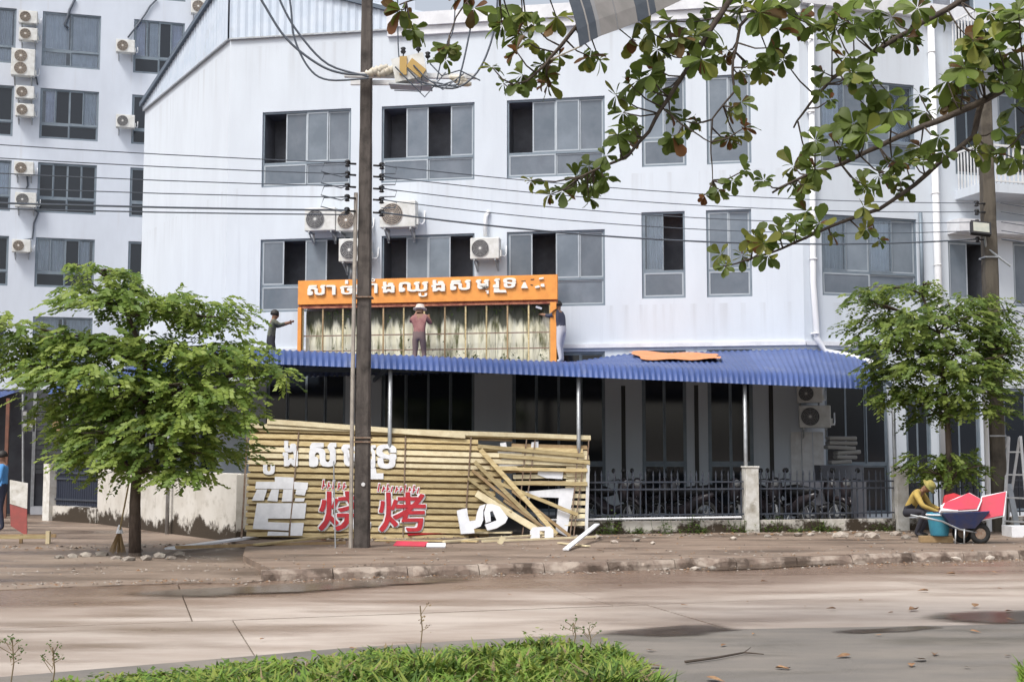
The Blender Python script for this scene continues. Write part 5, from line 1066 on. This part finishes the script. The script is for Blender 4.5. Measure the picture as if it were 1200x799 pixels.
weed(12, 806, 58, 'spindly dark weed with seed heads at the far end of the verge', 9); weed(60, 812, 52, 'shorter bushy weed next to the spindly dark one', 8)
weed(492, 765, 54, 'thin dry grass stalk standing up out of the verge', 3); weed(672, 758, 28, 'reddish weed on the crest of the grass mound', 5); weed(690, 762, 24, 'low reddish weed behind the crest of the mound', 5)

# ------------------------------------------------------------ people
SK = {'skin': 0, 'top': 1, 'leg': 2, 'shoe': 3}
def person(label, loc, rz, J, mats_, scale=1.0, hair=(.02, .017, .015), hat=None):
    """J: joints in local metres, +y is where the person faces"""
    root = thing('person', loc, label, 'person', None, rz); root.scale = (scale,) * 3
    N = []; E_ = []; T = []; Rd = []
    def nd(p, r, t, par=None):
        N.append(V(p)); Rd.append(r); T.append(t)
        if par is not None: E_.append((par, len(N) - 1))
        return len(N) - 1
    pe = nd(J['pelvis'], (.155, .115), 'leg'); wa = nd(V(J['pelvis']).lerp(V(J['chest']), .45), (.135, .10), 'top', pe); ch = nd(J['chest'], (.165, .115), 'top', wa)
    nk = nd(J['neck'], (.058, .058), 'skin', ch); hc = V(J['head']); nkv = V(J['neck']); hd = (hc - nkv).normalized()
    h1 = nd(nkv.lerp(hc, .45), (.07, .075), 'skin', nk); h2 = nd(hc, (.083, .10), 'skin', h1); h3 = nd(hc + hd * .09, (.06, .07), 'skin', h2)
    fw = J.get('face', V((0, 1, 0))); nose = nd(hc + V(fw) * .105 - hd * .015, (.014, .014), 'skin', h2)
    for s in ('l', 'r'):
        sgn = -1 if s == 'l' else 1
        nd(hc + V((sgn * .09, -.005, -.01)), (.015, .022), 'skin', h2)
        sh = nd(J['sh' + s], (.075, .075), 'top', ch); el = nd(J['el' + s], (.052, .052), 'top', sh); wr = nd(J['wr' + s], (.034, .034), J.get('sleeve', 'skin'), el)
        fd = (V(J['wr' + s]) - V(J['el' + s])).normalized(); sd2 = fd.orthogonal().normalized(); pm = nd(V(J['wr' + s]) + fd * .065, (.04, .022), 'skin', wr)
        for q in range(4): 
            b = V(J['wr' + s]) + fd * .10 + sd2 * (.027 - .018 * q); f1 = nd(b + fd * .03, (.009, .009), 'skin', pm); nd(b + fd * (.06 + .008 * (q in (1, 2))) + fd.cross(sd2) * .02, (.007, .007), 'skin', f1)
        t1 = nd(V(J['wr' + s]) + fd * .05 + sd2 * .05, (.010, .010), 'skin', pm); nd(V(J['wr' + s]) + fd * .085 + sd2 * .06, (.008, .008), 'skin', t1)
        hp = nd(J['hip' + s], (.10, .10), 'leg', pe); kn = nd(J['kn' + s], (.064, .064), 'leg', hp); an = nd(J['an' + s], (.045, .045), J.get('ankle', 'leg'), kn)
        td = V(J.get('toe' + s, V(J['an' + s]) + V((0, .14, -.05)))); nd(td, (.04, .03), 'shoe', an)
    me = bpy.data.meshes.new('body'); me.from_pydata(N, E_, []); o = bpy.data.objects.new('tmp', me); C.objects.link(o); md = o.modifiers.new('s', 'SKIN'); md.use_smooth_shade = True
    for i, sv in enumerate(me.skin_vertices[0].data): sv.radius = Rd[i]; sv.use_root = (i == 0)
    ss = o.modifiers.new('u', 'SUBSURF'); ss.levels = 2; ss.render_levels = 2
    dg = bpy.context.evaluated_depsgraph_get(); nm = bpy.data.meshes.new_from_object(o.evaluated_get(dg)); bpy.data.objects.remove(o)
    nm.name = 'body'; nm.materials.clear()
    for m_ in mats_: nm.materials.append(m_)
    adj = [(N[a], N[b], T[b] if T[a] == T[b] or T[a] != 'top' else None, T[a], T[b]) for a, b in E_]
    for p in nm.polygons:
        c_ = p.center; best = None; bd = 1e9
        for a, b, _, ta, tb in adj:
            ab = b - a; t = max(0, min(1, (c_ - a).dot(ab) / max(ab.length_squared, 1e-9))); dd_ = (c_ - a - ab * t).length
            if dd_ < bd: bd = dd_; best = ta if t < .55 else tb
        p.material_index = SK[best]; p.use_smooth = True
    link('body', nm, root, True)
    if hat is None:
        mb = MB(); mb.lathe(hc - hd * .0 - V(fw) * .018, hd, [(.0, .10), (.04, .112), (.09, .10), (.13, .07), (.15, .02)], 14); link('hair', mb.mesh('hair', mat('hair', hair, rough=.6), True), root, True)
    else:
        m_, brim = hat; mb = MB(); mb.lathe(hc + hd * .03, hd, [(.0, brim), (.012, brim), (.02, .115), (.07, .112), (.12, .09), (.14, .03)], 18); link('hat', mb.mesh('hat', m_, True), root, True)
    return root
def stand(lean=0, arms=None, legs=.1, h=1.6):
    k = h / 1.7
    J = dict(pelvis=(0, 0, .93), chest=(0, .02 + lean * .4, 1.27), neck=(0, .03 + lean * .5, 1.46), head=(0, .05 + lean * .6, 1.58), shl=(-.18, .02 + lean * .45, 1.40), shr=(.18, .02 + lean * .45, 1.40), hipl=(-.09, 0, .88), hipr=(.09, 0, .88), knl=(-.11, .03, .48), knr=(.11, .03 + legs, .49), anl=(-.12, -.04, .08), anr=(.12, legs * .6, .08), toel=(-.13, .12, .03), toer=(.14, legs * .6 + .16, .03),
             ell=(-.25, .02, 1.13), elr=(.25, .02, 1.13), wrl=(-.24, .12, .90), wrr=(.24, .12, .90))
    if arms: J.update(arms)
    return {a: (V(b) * k if not isinstance(b, str) and a != 'face' else b) for a, b in J.items()}
cm = lambda nm, c, c2=None: mat(nm, c, c2, 8, .85)
FP = Fr(FM.pt(0, 0, 1.5), FM.pt(FM.len, 0, 1.5)); wrz = math.atan2(FM.u.y, FM.u.x)
def onroof(px_, off):
    W = Fr(FM.pt(0, 0, off), FM.pt(FM.len, 0, off)); a, _ = W.hit(px_, 400); P = W.pt(a, 0)
    best = min((abs((eave(t / 400) + (upper(t / 400) - eave(t / 400)) * max(0, min(1, 1 - off / 9))).xy.to_3d().x - P.x), t / 400) for t in range(401))[1]
    P.z = roofz(P, best) + .02; return P
P1 = onroof(491, 1.55); person('worker in maroon shirt and pale sun hat reaching up to the stripped sign frame', P1, wrz, stand(.05, dict(ell=(-.27, .2, 1.30), wrl=(-.2, .38, 1.5), elr=(.27, .16, 1.25), wrr=(.16, .38, 1.42)), .08, 1.56), [X['skin'], cm('maroon shirt', (.22, .09, .09), (.30, .15, .14)), cm('brown trousers', (.17, .12, .115)), X['rubber']], hat=(cm('pale sun hat', (.58, .50, .45)), .17))
P2 = onroof(658, .9); person('worker in navy shirt working at the orange end post of the sign', P2, wrz + R(70), stand(.12, dict(ell=(-.22, .24, 1.30), wrl=(-.14, .50, 1.36), elr=(.22, .24, 1.32), wrr=(.12, .52, 1.40)), .06, 1.48), [X['skin'], cm('navy shirt', (.05, .055, .085)), cm('pale trousers', (.50, .50, .54)), X['rubber']])
P3 = onroof(317, 1.2); person('dark clothed worker on the canopy half hidden by tree leaves', P3, wrz - R(60), stand(.1, dict(ell=(-.24, .2, 1.3), wrl=(-.16, .42, 1.36), elr=(.24, .2, 1.3), wrr=(.16, .44, 1.38)), .06, 1.56), [X['skin'], cm('grey green shirt', (.13, .14, .10), (.06, .06, .05)), cm('black trousers', (.03, .03, .035)), X['rubber']])
mb = MB(); a = P2 + V((-.45, .1, 1.38)); mb.bar(a + V((-.02, 0, -.05)), a + V((-.16, 0, .0)), .06, .05); loose('power_drill', 'pale power tool held out by the worker in navy', 'tool', mb, X['whitel'])
pc = gnd(1072, 629, 0)
CR = dict(pelvis=(0, -.14, .52), chest=(0, .06, .80), neck=(0, .18, .93), head=(0, .28, 1.00), face=V((0, .8, -.6)), shl=(-.19, .10, .89), shr=(.19, .10, .89), ell=(-.27, .24, .64), elr=(.27, .26, .64), wrl=(-.12, .46, .58), wrr=(.12, .48, .54), hipl=(-.10, -.12, .49), hipr=(.10, -.12, .49), knl=(-.22, .28, .50), knr=(.22, .28, .52), anl=(-.17, .06, .08), anr=(.17, .08, .08), toel=(-.18, .22, .03), toer=(.18, .24, .03), sleeve='top')
person('crouching worker in a yellow jacket and hat behind the wheelbarrow', pc, R(-125), CR, [X['skin'], cm('yellow jacket', (.46, .33, .09), (.36, .26, .08)), cm('dark trousers', (.03, .03, .04)), X['rubber']], .93, hat=(cm('yellow hat', (.40, .32, .10), (.15, .16, .05)), .16))
pb = gnd(2, 622, -.085); person('person in a bright blue shirt and dark trousers at the side street barrier', pb, R(100), stand(.0, None, .18, 1.68), [X['skin'], cm('bright blue shirt', (.10, .30, .62), (.08, .26, .55)), cm('navy trousers', (.03, .035, .06)), X['rubber']])

# ------------------------------------------------------------ motorbikes parked under the canopy
def make_bike():
    r = link('motorbike', None); P_ = lambda nm, mb, m_, par=r, sm=False: link(nm, mb.mesh(nm, m_, sm), par, True)
    for y in (-.6, .6):
        mb = MB(); mb.ring((0, y, .29), (1, 0, 0), .25, .042, 22, 7); t_ = P_('tyre', mb, X['rubber'], r, True)
        mb = MB(); mb.ring((0, y, .29), (1, 0, 0), .205, .014, 20, 5); mb.lathe((-.05, y, .29), (1, 0, 0), [(0, .05), (.1, .05)], 10)
        for q in range(6): an = q * math.pi / 3; mb.bar((0, y, .29), (0, y + .2 * math.cos(an), .29 + .2 * math.sin(an)), .015, .012, (1, 0, 0))
        P_('rim', mb, X['steel'])
    mb = MB(); mb.tube([(0, .6, .29), (0, .50, .62), (0, .44, .95)], [.03, .035, .03], 7); P_('fork', mb, X['steel'])
    mb = MB(); mb.tube([(-.33, .36, 1.0), (-.18, .42, 1.02), (0, .44, .98), (.18, .42, 1.02), (.33, .36, 1.0)], .014, 6); P_('handlebar', mb, X['black'])
    mb = MB(); mb.tube([(0, .42, .55), (0, .40, .75), (0, .41, .95), (0, .44, 1.04)], [.10, .13, .12, .05], 8); P_('front_shield', mb, X['bikep'], r, True)
    mb = MB(); mb.lathe((0, .44, .93), (0, 1, .1), [(0, .08), (.06, .08), (.09, .05)], 12); P_('headlight', mb, X['acg'], r, True)
    mb = MB(); mb.tube([(0, .38, .45), (0, .15, .36), (0, -.15, .40), (0, -.40, .58), (0, -.78, .72)], [.07, .10, .13, .13, .05], 8); P_('body', mb, X['bikep'], r, True)
    mb = MB(); mb.tube([(0, .12, .74), (0, -.1, .75), (0, -.4, .78), (0, -.72, .80)], [.05, .11, .12, .06], 8); P_('seat', mb, X['black'], r, True)
    mb = MB(); mb.tube([(.10, .05, .26), (.13, -.3, .24), (.14, -.75, .34)], [.02, .03, .045], 8); P_('exhaust', mb, X['steel'], r, True)
    for s in (-1, 1):
        mb = MB(); mb.tube([(s * .22, .40, 1.02), (s * .26, .38, 1.18)], .007, 4); mb.lathe((s * .27, .38, 1.20), (0, -1, 0), [(-.01, .02), (0, .055), (.012, .05)], 10); P_('mirror', mb, X['black'], r, True)
    mb = MB(); mb.tube([(0, .86, .50), (0, .74, .60), (0, .58, .63), (0, .42, .55)], [.03, .05, .05, .03], 6); P_('mudguard', mb, X['bikep'], r, True)
    mb = MB(); mb.tube([(-.04, .0, .25), (-.22, -.05, .0)], .012, 5); P_('stand', mb, X['steel'])
    return r
X['bikep'] = mat('dark bike paint', (.03, .03, .035), (.05, .04, .045), 2, .25, rnd=.5)
bk0 = make_bike(); bpx = [715, 742, 770, 798, 846, 898, 925, 952, 985]
for i, px_ in enumerate(bpx):
    o = bk0 if i == 0 else copy_tree(bk0); yb = 27.2 + .25 * (i % 3); p = at(px_, 560, yb); o.location = (p.x, yb, .0); o.rotation_euler = (0, 0, R([200, 165, 215, 30, 190, 170, 10, 205, 160][i] + 20))
    tag(o, 'dark small motorbike parked in the shade behind the picket fence', 'motorbike', 'motorbikes parked under the canopy')

# ------------------------------------------------------------ wheelbarrow, bucket, red sheets, ladder
wb = gnd(1126, 636, 0); wbt = thing('wheelbarrow', wb, 'dark blue wheelbarrow piled with red sign pieces on the pavement', 'wheelbarrow'); B_ = lambda x, y, z: wb + V((x * .84, y * .9, z * .92))
mb = MB(); t0 = [(-.45, -.3, .58), (.5, -.3, .62), (.5, .3, .62), (-.45, .3, .58)]; b0 = [(-.22, -.2, .30), (.22, -.2, .30), (.22, .2, .30), (-.22, .2, .30)]
mb.add([B_(*p) for p in t0 + b0], [(0, 1, 5, 4), (1, 2, 6, 5), (2, 3, 7, 6), (3, 0, 4, 7), (4, 5, 6, 7)]); o = mb.build('tray', mat('dark blue barrow paint', (.025, .04, .12), (.05, .05, .09), 6, .5), wbt); s_ = o.modifiers.new('s', 'SOLIDIFY'); s_.thickness = .015
for y in (-.22, .22):
    mb = MB(); mb.tube([B_(-.95, y * 1.2, .52), B_(-.45, y, .42), B_(-.1, y, .27), B_(.42, y * .5, .18)], .018, 7); mb.build('handle', X['steel'], wbt, True)
    mb = MB(); mb.tube([B_(-.18, y, .28), B_(-.2, y * 1.1, .01), B_(-.02, y * 1.1, .01), B_(.0, y, .28)], .016, 6); mb.build('leg', X['steel'], wbt, True)
for x, y in ((.36, -.12), (.1, .16)):
    mb = MB(); mb.ring(B_(x, y, .185), (0, 1, 0), .135, .05, 22, 8); wh = mb.build('tyre', X['rubber'], wbt, True); mb = MB(); mb.lathe(B_(x, y - .04, .185), (0, 1, 0), [(0, .03), (.005, .095), (.075, .095), (.08, .03)], 14); mb.build('rim', X['rusty'], wh)
def plate(label, o_, eu_, ev_, poly, m_, rim=None, th=.03, grp='red sign pieces in the wheelbarrow'):
    O_, E1, E2 = B_(*o_), V(eu_), V(ev_); nn_ = E1.cross(E2).normalized(); nn_ = nn_ if nn_.y < 0 else -nn_; root = thing('sign_piece', O_, label, 'sign piece', grp)
    P = [O_ + E1 * a_ + E2 * b_ for a_, b_ in poly]; c_ = sum(P, V()) / len(P)
    mb = MB(); mb.prism(P, nn_ * th); mb.build('face', X[m_], root)
    if rim: mb = MB(); mb.prism([c_ + (p - c_) * 1.0 + (p - c_).normalized() * .03 - nn_ * .014 for p in P], nn_ * (th * .7)); mb.build('rim', X[rim], root)
plate('broad red sign piece with pale edge jutting out over the barrow wheel', (.12, -.2, .40), (.56, -.05, .12), (.12, .16, .42), [(0, 0), (1, 0), (1.02, .95), (.3, .92), (.24, .5), (.02, .42)], 'redp', 'whitel')
plate('long pink red strip lying slantwise on the barrow', (-.50, -.26, .60), (.62, -.02, .04), (.10, .22, .22), [(0, 0), (1, 0), (1.1, .7), (.75, 1.25), (.45, .9), (.1, .6)], 'redp', 'whitel')
plate('pale scrap draped on the barrow rim above the bucket', (-.52, -.31, .60), (.34, 0, -.01), (.05, .2, .10), [(0, 0), (.9, .05), (1, .8), (.5, 1), (.05, .9)], 'whitel')
plate('dark maroon bundle at the back of the barrow', (-.36, .05, .66), (.34, 0, .03), (.03, .1, .2), [(0, 0), (.9, 0), (1, .7), (.6, 1), (.1, .9)], 'red', None, .1)
bu = gnd(1099, 635, 0); bt = thing('bucket', bu + V((0, -.1, 0)), 'turquoise plastic bucket hanging at the barrow handles', 'bucket'); q = bu + V((0, -.1, .12))
mb = MB(); mb.lathe(q, (0, 0, 1), [(0, .15), (.02, .155), (.36, .205), (.40, .215), (.405, .19), (.06, .14)], 22); mb.build('shell', mat('turquoise plastic', (.05, .26, .36), (.04, .2, .3), 4, .4), bt, True)
mb = MB(); mb.ring(q + V((0, 0, .37)), (0, 0, 1), .215, .014, 22, 5); mb.build('rim', X['whitel'], bt); mb = MB(); mb.tube([q + V((-.21, 0, .37)), q + V((-.12, -.14, .28)), q + V((.12, -.14, .28)), q + V((.21, 0, .37))], .008, 5); mb.build('handle', X['white'], bt)
board(bu + V((-.34, -.05, .06)), bu + V((.22, -.1, .06)), .16, .11, 'timber', 'brown timber offcut under the turquoise bucket', 'timber', 'slatb', gb)
ld = thing('ladder', gnd(1184, 630, 0), 'white aluminium step ladder standing beside the floodlight pole', 'ladder'); L0 = gnd(1176, 624, 0); L1 = gnd(1206, 626, 0); T0 = at(1182, 512, L0.y + .7); T1 = at(1196, 512, L0.y + .7)
for a, b in ((L0, T0), (L1, T1)): mb = MB(); mb.bar(a, b, .05, .08); mb.build('stile', X['white'], ld)
for k in range(4): t = .12 + k * .24; mb = MB(); mb.bar(L0.lerp(T0, t), L1.lerp(T1, t), .08, .03); mb.build('rung', X['white'], ld)
for a, b in ((L0 + V((0, 1.3, 0)), T0), (L1 + V((.05, 1.3, 0)), T1)): mb = MB(); mb.bar(a, b + V((0, .05, 0)), .03, .05); mb.build('rear_leg', X['white'], ld)
board(gnd(1180, 628, 0) + V((0, 0, .02)), gnd(1215, 628, 0) + V((0, 0, .02)), .5, .35, 'packing_case', 'low white packing case at the ladder foot', 'case', 'whitel')
board(PR + V((.3, -.25, .0)), PR + V((.22, -.05, .95)), .14, .02, 'board', 'grey plank propped on the floodlight pole by the ladder', 'board', 'steel')

# stacks of folded cloth behind the glass and a pale low wall under the canopy
lw = MB(); FRl = Fr(FENCE.pt(fs(972), 0, -1.3), FENCE.pt(fs(1050), 0, -1.3)); FRl.box(lw, 0, FRl.len, -.02, .98, -.12, 0); loose('low_wall', 'pale low wall standing behind the fence under the canopy end', 'wall', lw, X['gwall'])
for k in range(6):
    c_ = at(984 + U(-9, 9), 541 - k * 5.5, 28.6); mb = MB(); mb.obox(c_, (.28 + U(-.06, .04), U(-.03, .03), U(-.02, .02)), (0, .2, 0), (0, 0, .045)); o = loose('folded_cloth', 'folded grey cloth in the stack beside the canopy end', 'cloth', mb, X['acg'], 'cloth stack under the canopy'); bv = o.modifiers.new('b', 'BEVEL'); bv.width = .03; bv.segments = 3
mb = MB(); cb = at(984, 545, 28.6); mb.box(cb.x - .5, cb.x + .45, 28.3, 28.9, -.01, cb.z - .0); loose('cabinet', 'dark cabinet carrying the folded cloths under the canopy', 'cabinet', mb, X['room'])

# ------------------------------------------------------------ left kerbside things
bz = gnd(22, 628, -.085); W3 = Fr((bz.x - .3, bz.y), (bz.x + .3, bz.y + .05), R(6))
br_ = thing('barrier_board', bz, 'leaning board painted white above and red below at the side street', 'barrier')
pts = [W3.hit(*p) for p in ((12, 562), (33, 566), (32, 596), (12, 590))]; mb = MB(); mb.prism([W3.pt(*p) for p in pts][::-1], W3.n * .03); mb.build('white_half', X['pillar'], br_)
pts = [W3.hit(*p) for p in ((12, 590.5), (32, 596.5), (32, 628), (13, 616))]; mb = MB(); mb.prism([W3.pt(*p) for p in pts][::-1], W3.n * .03); mb.build('red_half', mat('faded red paint', (.33, .085, .075), (.26, .08, .07), 6, .8), br_)
fz_ = gnd(20, 637, -.085); tb = thing('timber_trestle', fz_, 'low timber trestle lying before the red and white board', 'trestle')
for y in (0, .35): mb = MB(); mb.bar(fz_ + V((-.75, y, .12)), fz_ + V((.55, y + .1, .12)), .06, .06); mb.build('beam', X['slatb' if y else 'slat'], tb)
for x in (-.5, .0, .5): mb = MB(); mb.bar(fz_ + V((x, .18, -.02)), fz_ + V((x, .2, .16)), .05, .05); mb.build('leg', X['slatb'], tb)
mb = MB(); mb.box(fz_.x + .5, fz_.x + .57, fz_.y + .05, fz_.y + .13, -.1, .14); mb.build('end_block', X['slatp'], tb)
mp_ = gnd(27, 607, -.085); mt_ = thing('meter_post', mp_, 'thin post carrying two grey electricity meters beside the gate', 'meter')
mb = MB(); mb.tube([mp_, at(27, 462, mp_.y)], .03, 7); mb.build('post', X['steel'], mt_)
for x_, y_ in ((30, 486), (37, 486), (30, 500), (37, 500)):
    c_ = at(x_, y_, mp_.y - .08); mb = MB(); mb.obox(c_, (.065, 0, 0), (0, .05, 0), (0, 0, .12)); q_ = mb.build('meter', X['acd'], mt_); mb = MB(); mb.obox(c_ + V((0, -.054, .03)), (.045, 0, 0), (0, .003, 0), (0, 0, .05)); mb.build('window', X['acg'], q_)
wp = gnd(72, 603, -.085); wt = thing('junction_post', wp, 'slim steel post with a white junction box behind the side gate', 'post')
mb = MB(); mb.tube([wp, at(74, 455, wp.y)], .035, 7); mb.tube([wp + V((.14, 0, 0)), at(79, 460, wp.y)], .025, 6); mb.build('post', X['steel'], wt)
c_ = at(68, 480, wp.y - .08); mb = MB(); mb.obox(c_, (.15, 0, 0), (0, .06, 0), (0, 0, .17)); mb.build('junction_box', X['acw'], wt); mb = MB(); mb.obox(c_ + V((-.02, 0, -.42)), (.10, 0, 0), (0, .05, 0), (0, 0, .15)); mb.build('small_box', X['slatb'], wt)
pp = gnd(116, 607, -.085); mb = MB(); mb.tube([pp + V((0, .4, 0)), pp + V((0, .4, 3.0))], .045, 7); loose('steel_post', 'plain steel post rising at the hinge side of the navy gate', 'post', mb, X['steel'])
bb_ = gnd(138, 648, -.085); bm2 = thing('broom', bb_, 'worn broom leaning against the tree trunk', 'broom')
mb = MB(); mb.tube([bb_ + V((.02, 0, .35)), at(151, 566, b1.y - .08)], .014, 6); mb.build('handle', X['slat'], bm2)
mb = MB()
for k in range(40): mb.tube([bb_ + V((.02, 0, .40)), bb_ + V((U(-.14, .12), U(-.06, .06), U(-.01, .03)))], [.012, .005], 3)
mb.build('bristles', X['slatb'], bm2); mb = MB(); mb.lathe(bb_ + V((.02, 0, .33)), (0, 0, 1), [(0, .06), (.08, .04), (.14, .02)], 10); mb.build('collar', X['whitel'], bm2)
def rock(c_, r_):
    bm = bmesh.new(); bmesh.ops.create_icosphere(bm, subdivisions=1, radius=1); sd_ = U(0, 99)
    for v_ in bm.verts: v_.co = V((v_.co.x * r_[0], v_.co.y * r_[1], v_.co.z * r_[2])) * (1 + .5 * noise.noise(v_.co * 1.4 + V((sd_, 0, 0))))
    me = bpy.data.meshes.new('rubble'); bm.to_mesh(me); bm.free(); me.transform(M.Translation(c_)); return me
def rocks(spots, label, group, m_='stone', name='rubble'):
    for x_, y_, s_ in spots:
        p = gnd(x_, y_, -.085 if x_ < 320 else (RZ if y_ > 660 else 0)); r_ = s_ * p.y / F; me = rock(p + V((0, 0, r_ * .25)), (r_, r_ * .8, r_ * .45)); me.materials.append(X[m_]); tag(link(name, me), label, 'rubble', group)
rocks([(118, 651, 9), (135, 655, 7), (150, 657, 8), (172, 656, 9), (186, 653, 8), (200, 655, 6), (210, 650, 7), (100, 652, 8), (85, 653, 7), (70, 654, 6), (160, 646, 9), (147, 640, 7)], 'broken brick in the rubble ring round the tree foot', 'rubble round the tree foot')
rocks([(330, 671, 9), (342, 668, 8), (352, 672, 7), (322, 677, 6), (360, 675, 5), (570, 665, 10), (585, 667, 8), (598, 668, 6), (805, 665, 9), (815, 668, 7), (835, 667, 6), (780, 668, 5), (930, 661, 6), (1120, 656, 6), (1160, 655, 6)], 'broken concrete lump lying in the gutter below the chipped kerb', 'concrete lumps in the gutter')
rocks([(935, 628, 6), (950, 627, 5), (985, 629, 9), (1008, 628, 7), (1022, 630, 10), (900, 629, 5), (720, 636, 5), (745, 634, 6), (765, 637, 4), (1050, 627, 8), (1062, 631, 6), (860, 632, 5), (700, 631, 6)], 'rubble scrap lying on the pavement in front of the fence', 'rubble before the fence')
# dry leaves
dls = [almond_mesh('dry_leaf', X['dry'], .35, -.06, 1.3), almond_mesh('dry_leaf', X['dry'], .7, .05, 1.1), almond_mesh('dry_leaf', X['dry'], .2, -.14, 1.5)]
lv = [(806 + U(-3, 3), 709, 10), (968, 713, 12), (1065, 715, 22), (1075, 692, 14), (1108, 672, 12), (945, 710, 6), (900, 681, 9), (1142, 711, 14), (1085, 772, 22), (1095, 768, 18), (980, 770, 20), (1068, 781, 16), (925, 784, 18), (850, 799, 28), (845, 757, 12), (920, 784, 12), (1138, 782, 9), (1150, 741, 14), (885, 742, 8), (1025, 744, 8), (708, 645, 10), (1190, 727, 12), (1170, 671, 8), (780, 781, 22), (770, 762, 14), (1040, 718, 8), (1012, 703, 7), (1188, 716, 10), (600, 697, 6), (628, 684, 5), (310, 748, 8), (92, 708, 6), (705, 691, 5), (724, 686, 6), (420, 760, 12), (478, 767, 12), (1175, 690, 7), (1030, 665, 7), (1080, 663, 8), (760, 645, 6), (1185, 768, 10), (560, 725, 4), (875, 705, 4)]
for x_, y_, s_ in lv:
    on = gnd(x_, y_, RZ); z = RZ + .022 if on.y < kerbY(on.x) else .01; p = gnd(x_, y_, z); L_ = s_ * p.y / F * .95; o = link('dry_leaf', random.choice(dls)); o.location = p + V((0, 0, .004)); o.scale = (L_, L_, L_); o.rotation_euler = (U(-.08, .08), U(-.05, .0), U(0, 6.28)); tag(o, 'dry brown leaf fallen on the road surface', 'leaf', 'fallen dry leaves')
mb = MB(); q = [gnd(x_, y_, RZ + .035) for x_, y_ in ((803, 775), (840, 770), (872, 764), (895, 766))]; mb.tube(q, [.012, .010, .008, .004], 5); mb.tube([q[2], gnd(880, 758, RZ + .05)], [.006, .003], 4); loose('twig', 'bare twig lying on the grey asphalt', 'twig', mb, X['barkf'])
# weeds growing at the fence foot
rw = random.Random(9)
mb = MB()
for px_ in (703, 716, 745, 778, 806, 818, 862, 902, 931, 958, 968, 1030):
    p = FENCE.pt(fs(px_), 0, .16) + V((0, U(-.08, .08), 0)); sp = rw.uniform(.05, .2); hh = rw.uniform(.08, .3)
    for k in range(int(60 + 150 * sp)):
        c_ = p + V((rw.gauss(0, sp), rw.gauss(0, .06), abs(rw.gauss(0, hh * .5)))); an = rw.uniform(0, 6.28); L_ = rw.uniform(.03, .08); ld_ = V((math.cos(an), math.sin(an), rw.uniform(-.5, .5))) * L_; s_ = V((-math.sin(an), math.cos(an), rw.uniform(-.5, .5))) * L_ * .35
        mb.add([c_, c_ + ld_ * .5 + s_, c_ + ld_, c_ + ld_ * .5 - s_], [(0, 1, 2, 3)], rw.choice((1, 2, 2)))
    for k in range(5): q = p + V((rw.gauss(0, sp), 0, 0)); mb.tube([q, q + V((rw.gauss(0, .05), 0, hh * 1.3))], .004, 3, 2)
tag(mb.build('weeds', X['lf']), 'low dark weeds growing along the foot of the picket fence', 'weeds', kind='stuff')
# litter, mud crumbs and leaf scraps on pavement and gutter
lt = MB(); rt_ = random.Random(21)
for k in range(2600):
    x = rt_.uniform(-9, 11); r_ = rt_.random()
    if r_ < .45: y = kerbY(x) - abs(rt_.gauss(0, .35)); z = RZ + .012
    elif r_ < .75: y = kerbY(x) + .2 + rt_.random() ** 2 * 4.5; z = .006
    else: y = fenceY(x) - .25 - abs(rt_.gauss(0, .5)); z = .006
    if x < -3.6: z = max(z, -.075); z = -.07 if y > kerbY(x) + 1.2 else z
    if y > fenceY(x): continue
    sz = rt_.uniform(.008, .035) * (1.6 if r_ > .75 else 1); c_ = V((x, y, z)); an = rt_.uniform(0, 6.28); a_ = V((math.cos(an), math.sin(an), 0)) * sz; b_ = V((-math.sin(an), math.cos(an), 0)) * sz * rt_.uniform(.3, .9); h_ = V((0, 0, sz * rt_.uniform(.2, .7)))
    lt.add([c_ - a_, c_ + b_, c_ + a_, c_ - b_, c_ + h_], [(0, 1, 4), (1, 2, 4), (2, 3, 4), (3, 0, 4)], rt_.choice((0, 0, 1, 2)))
tag(lt.build('litter', [X['stone'], X['dry'], X['soil']]), 'small crumbs of rubble and leaf scraps along kerb and fence', 'litter', kind='stuff')
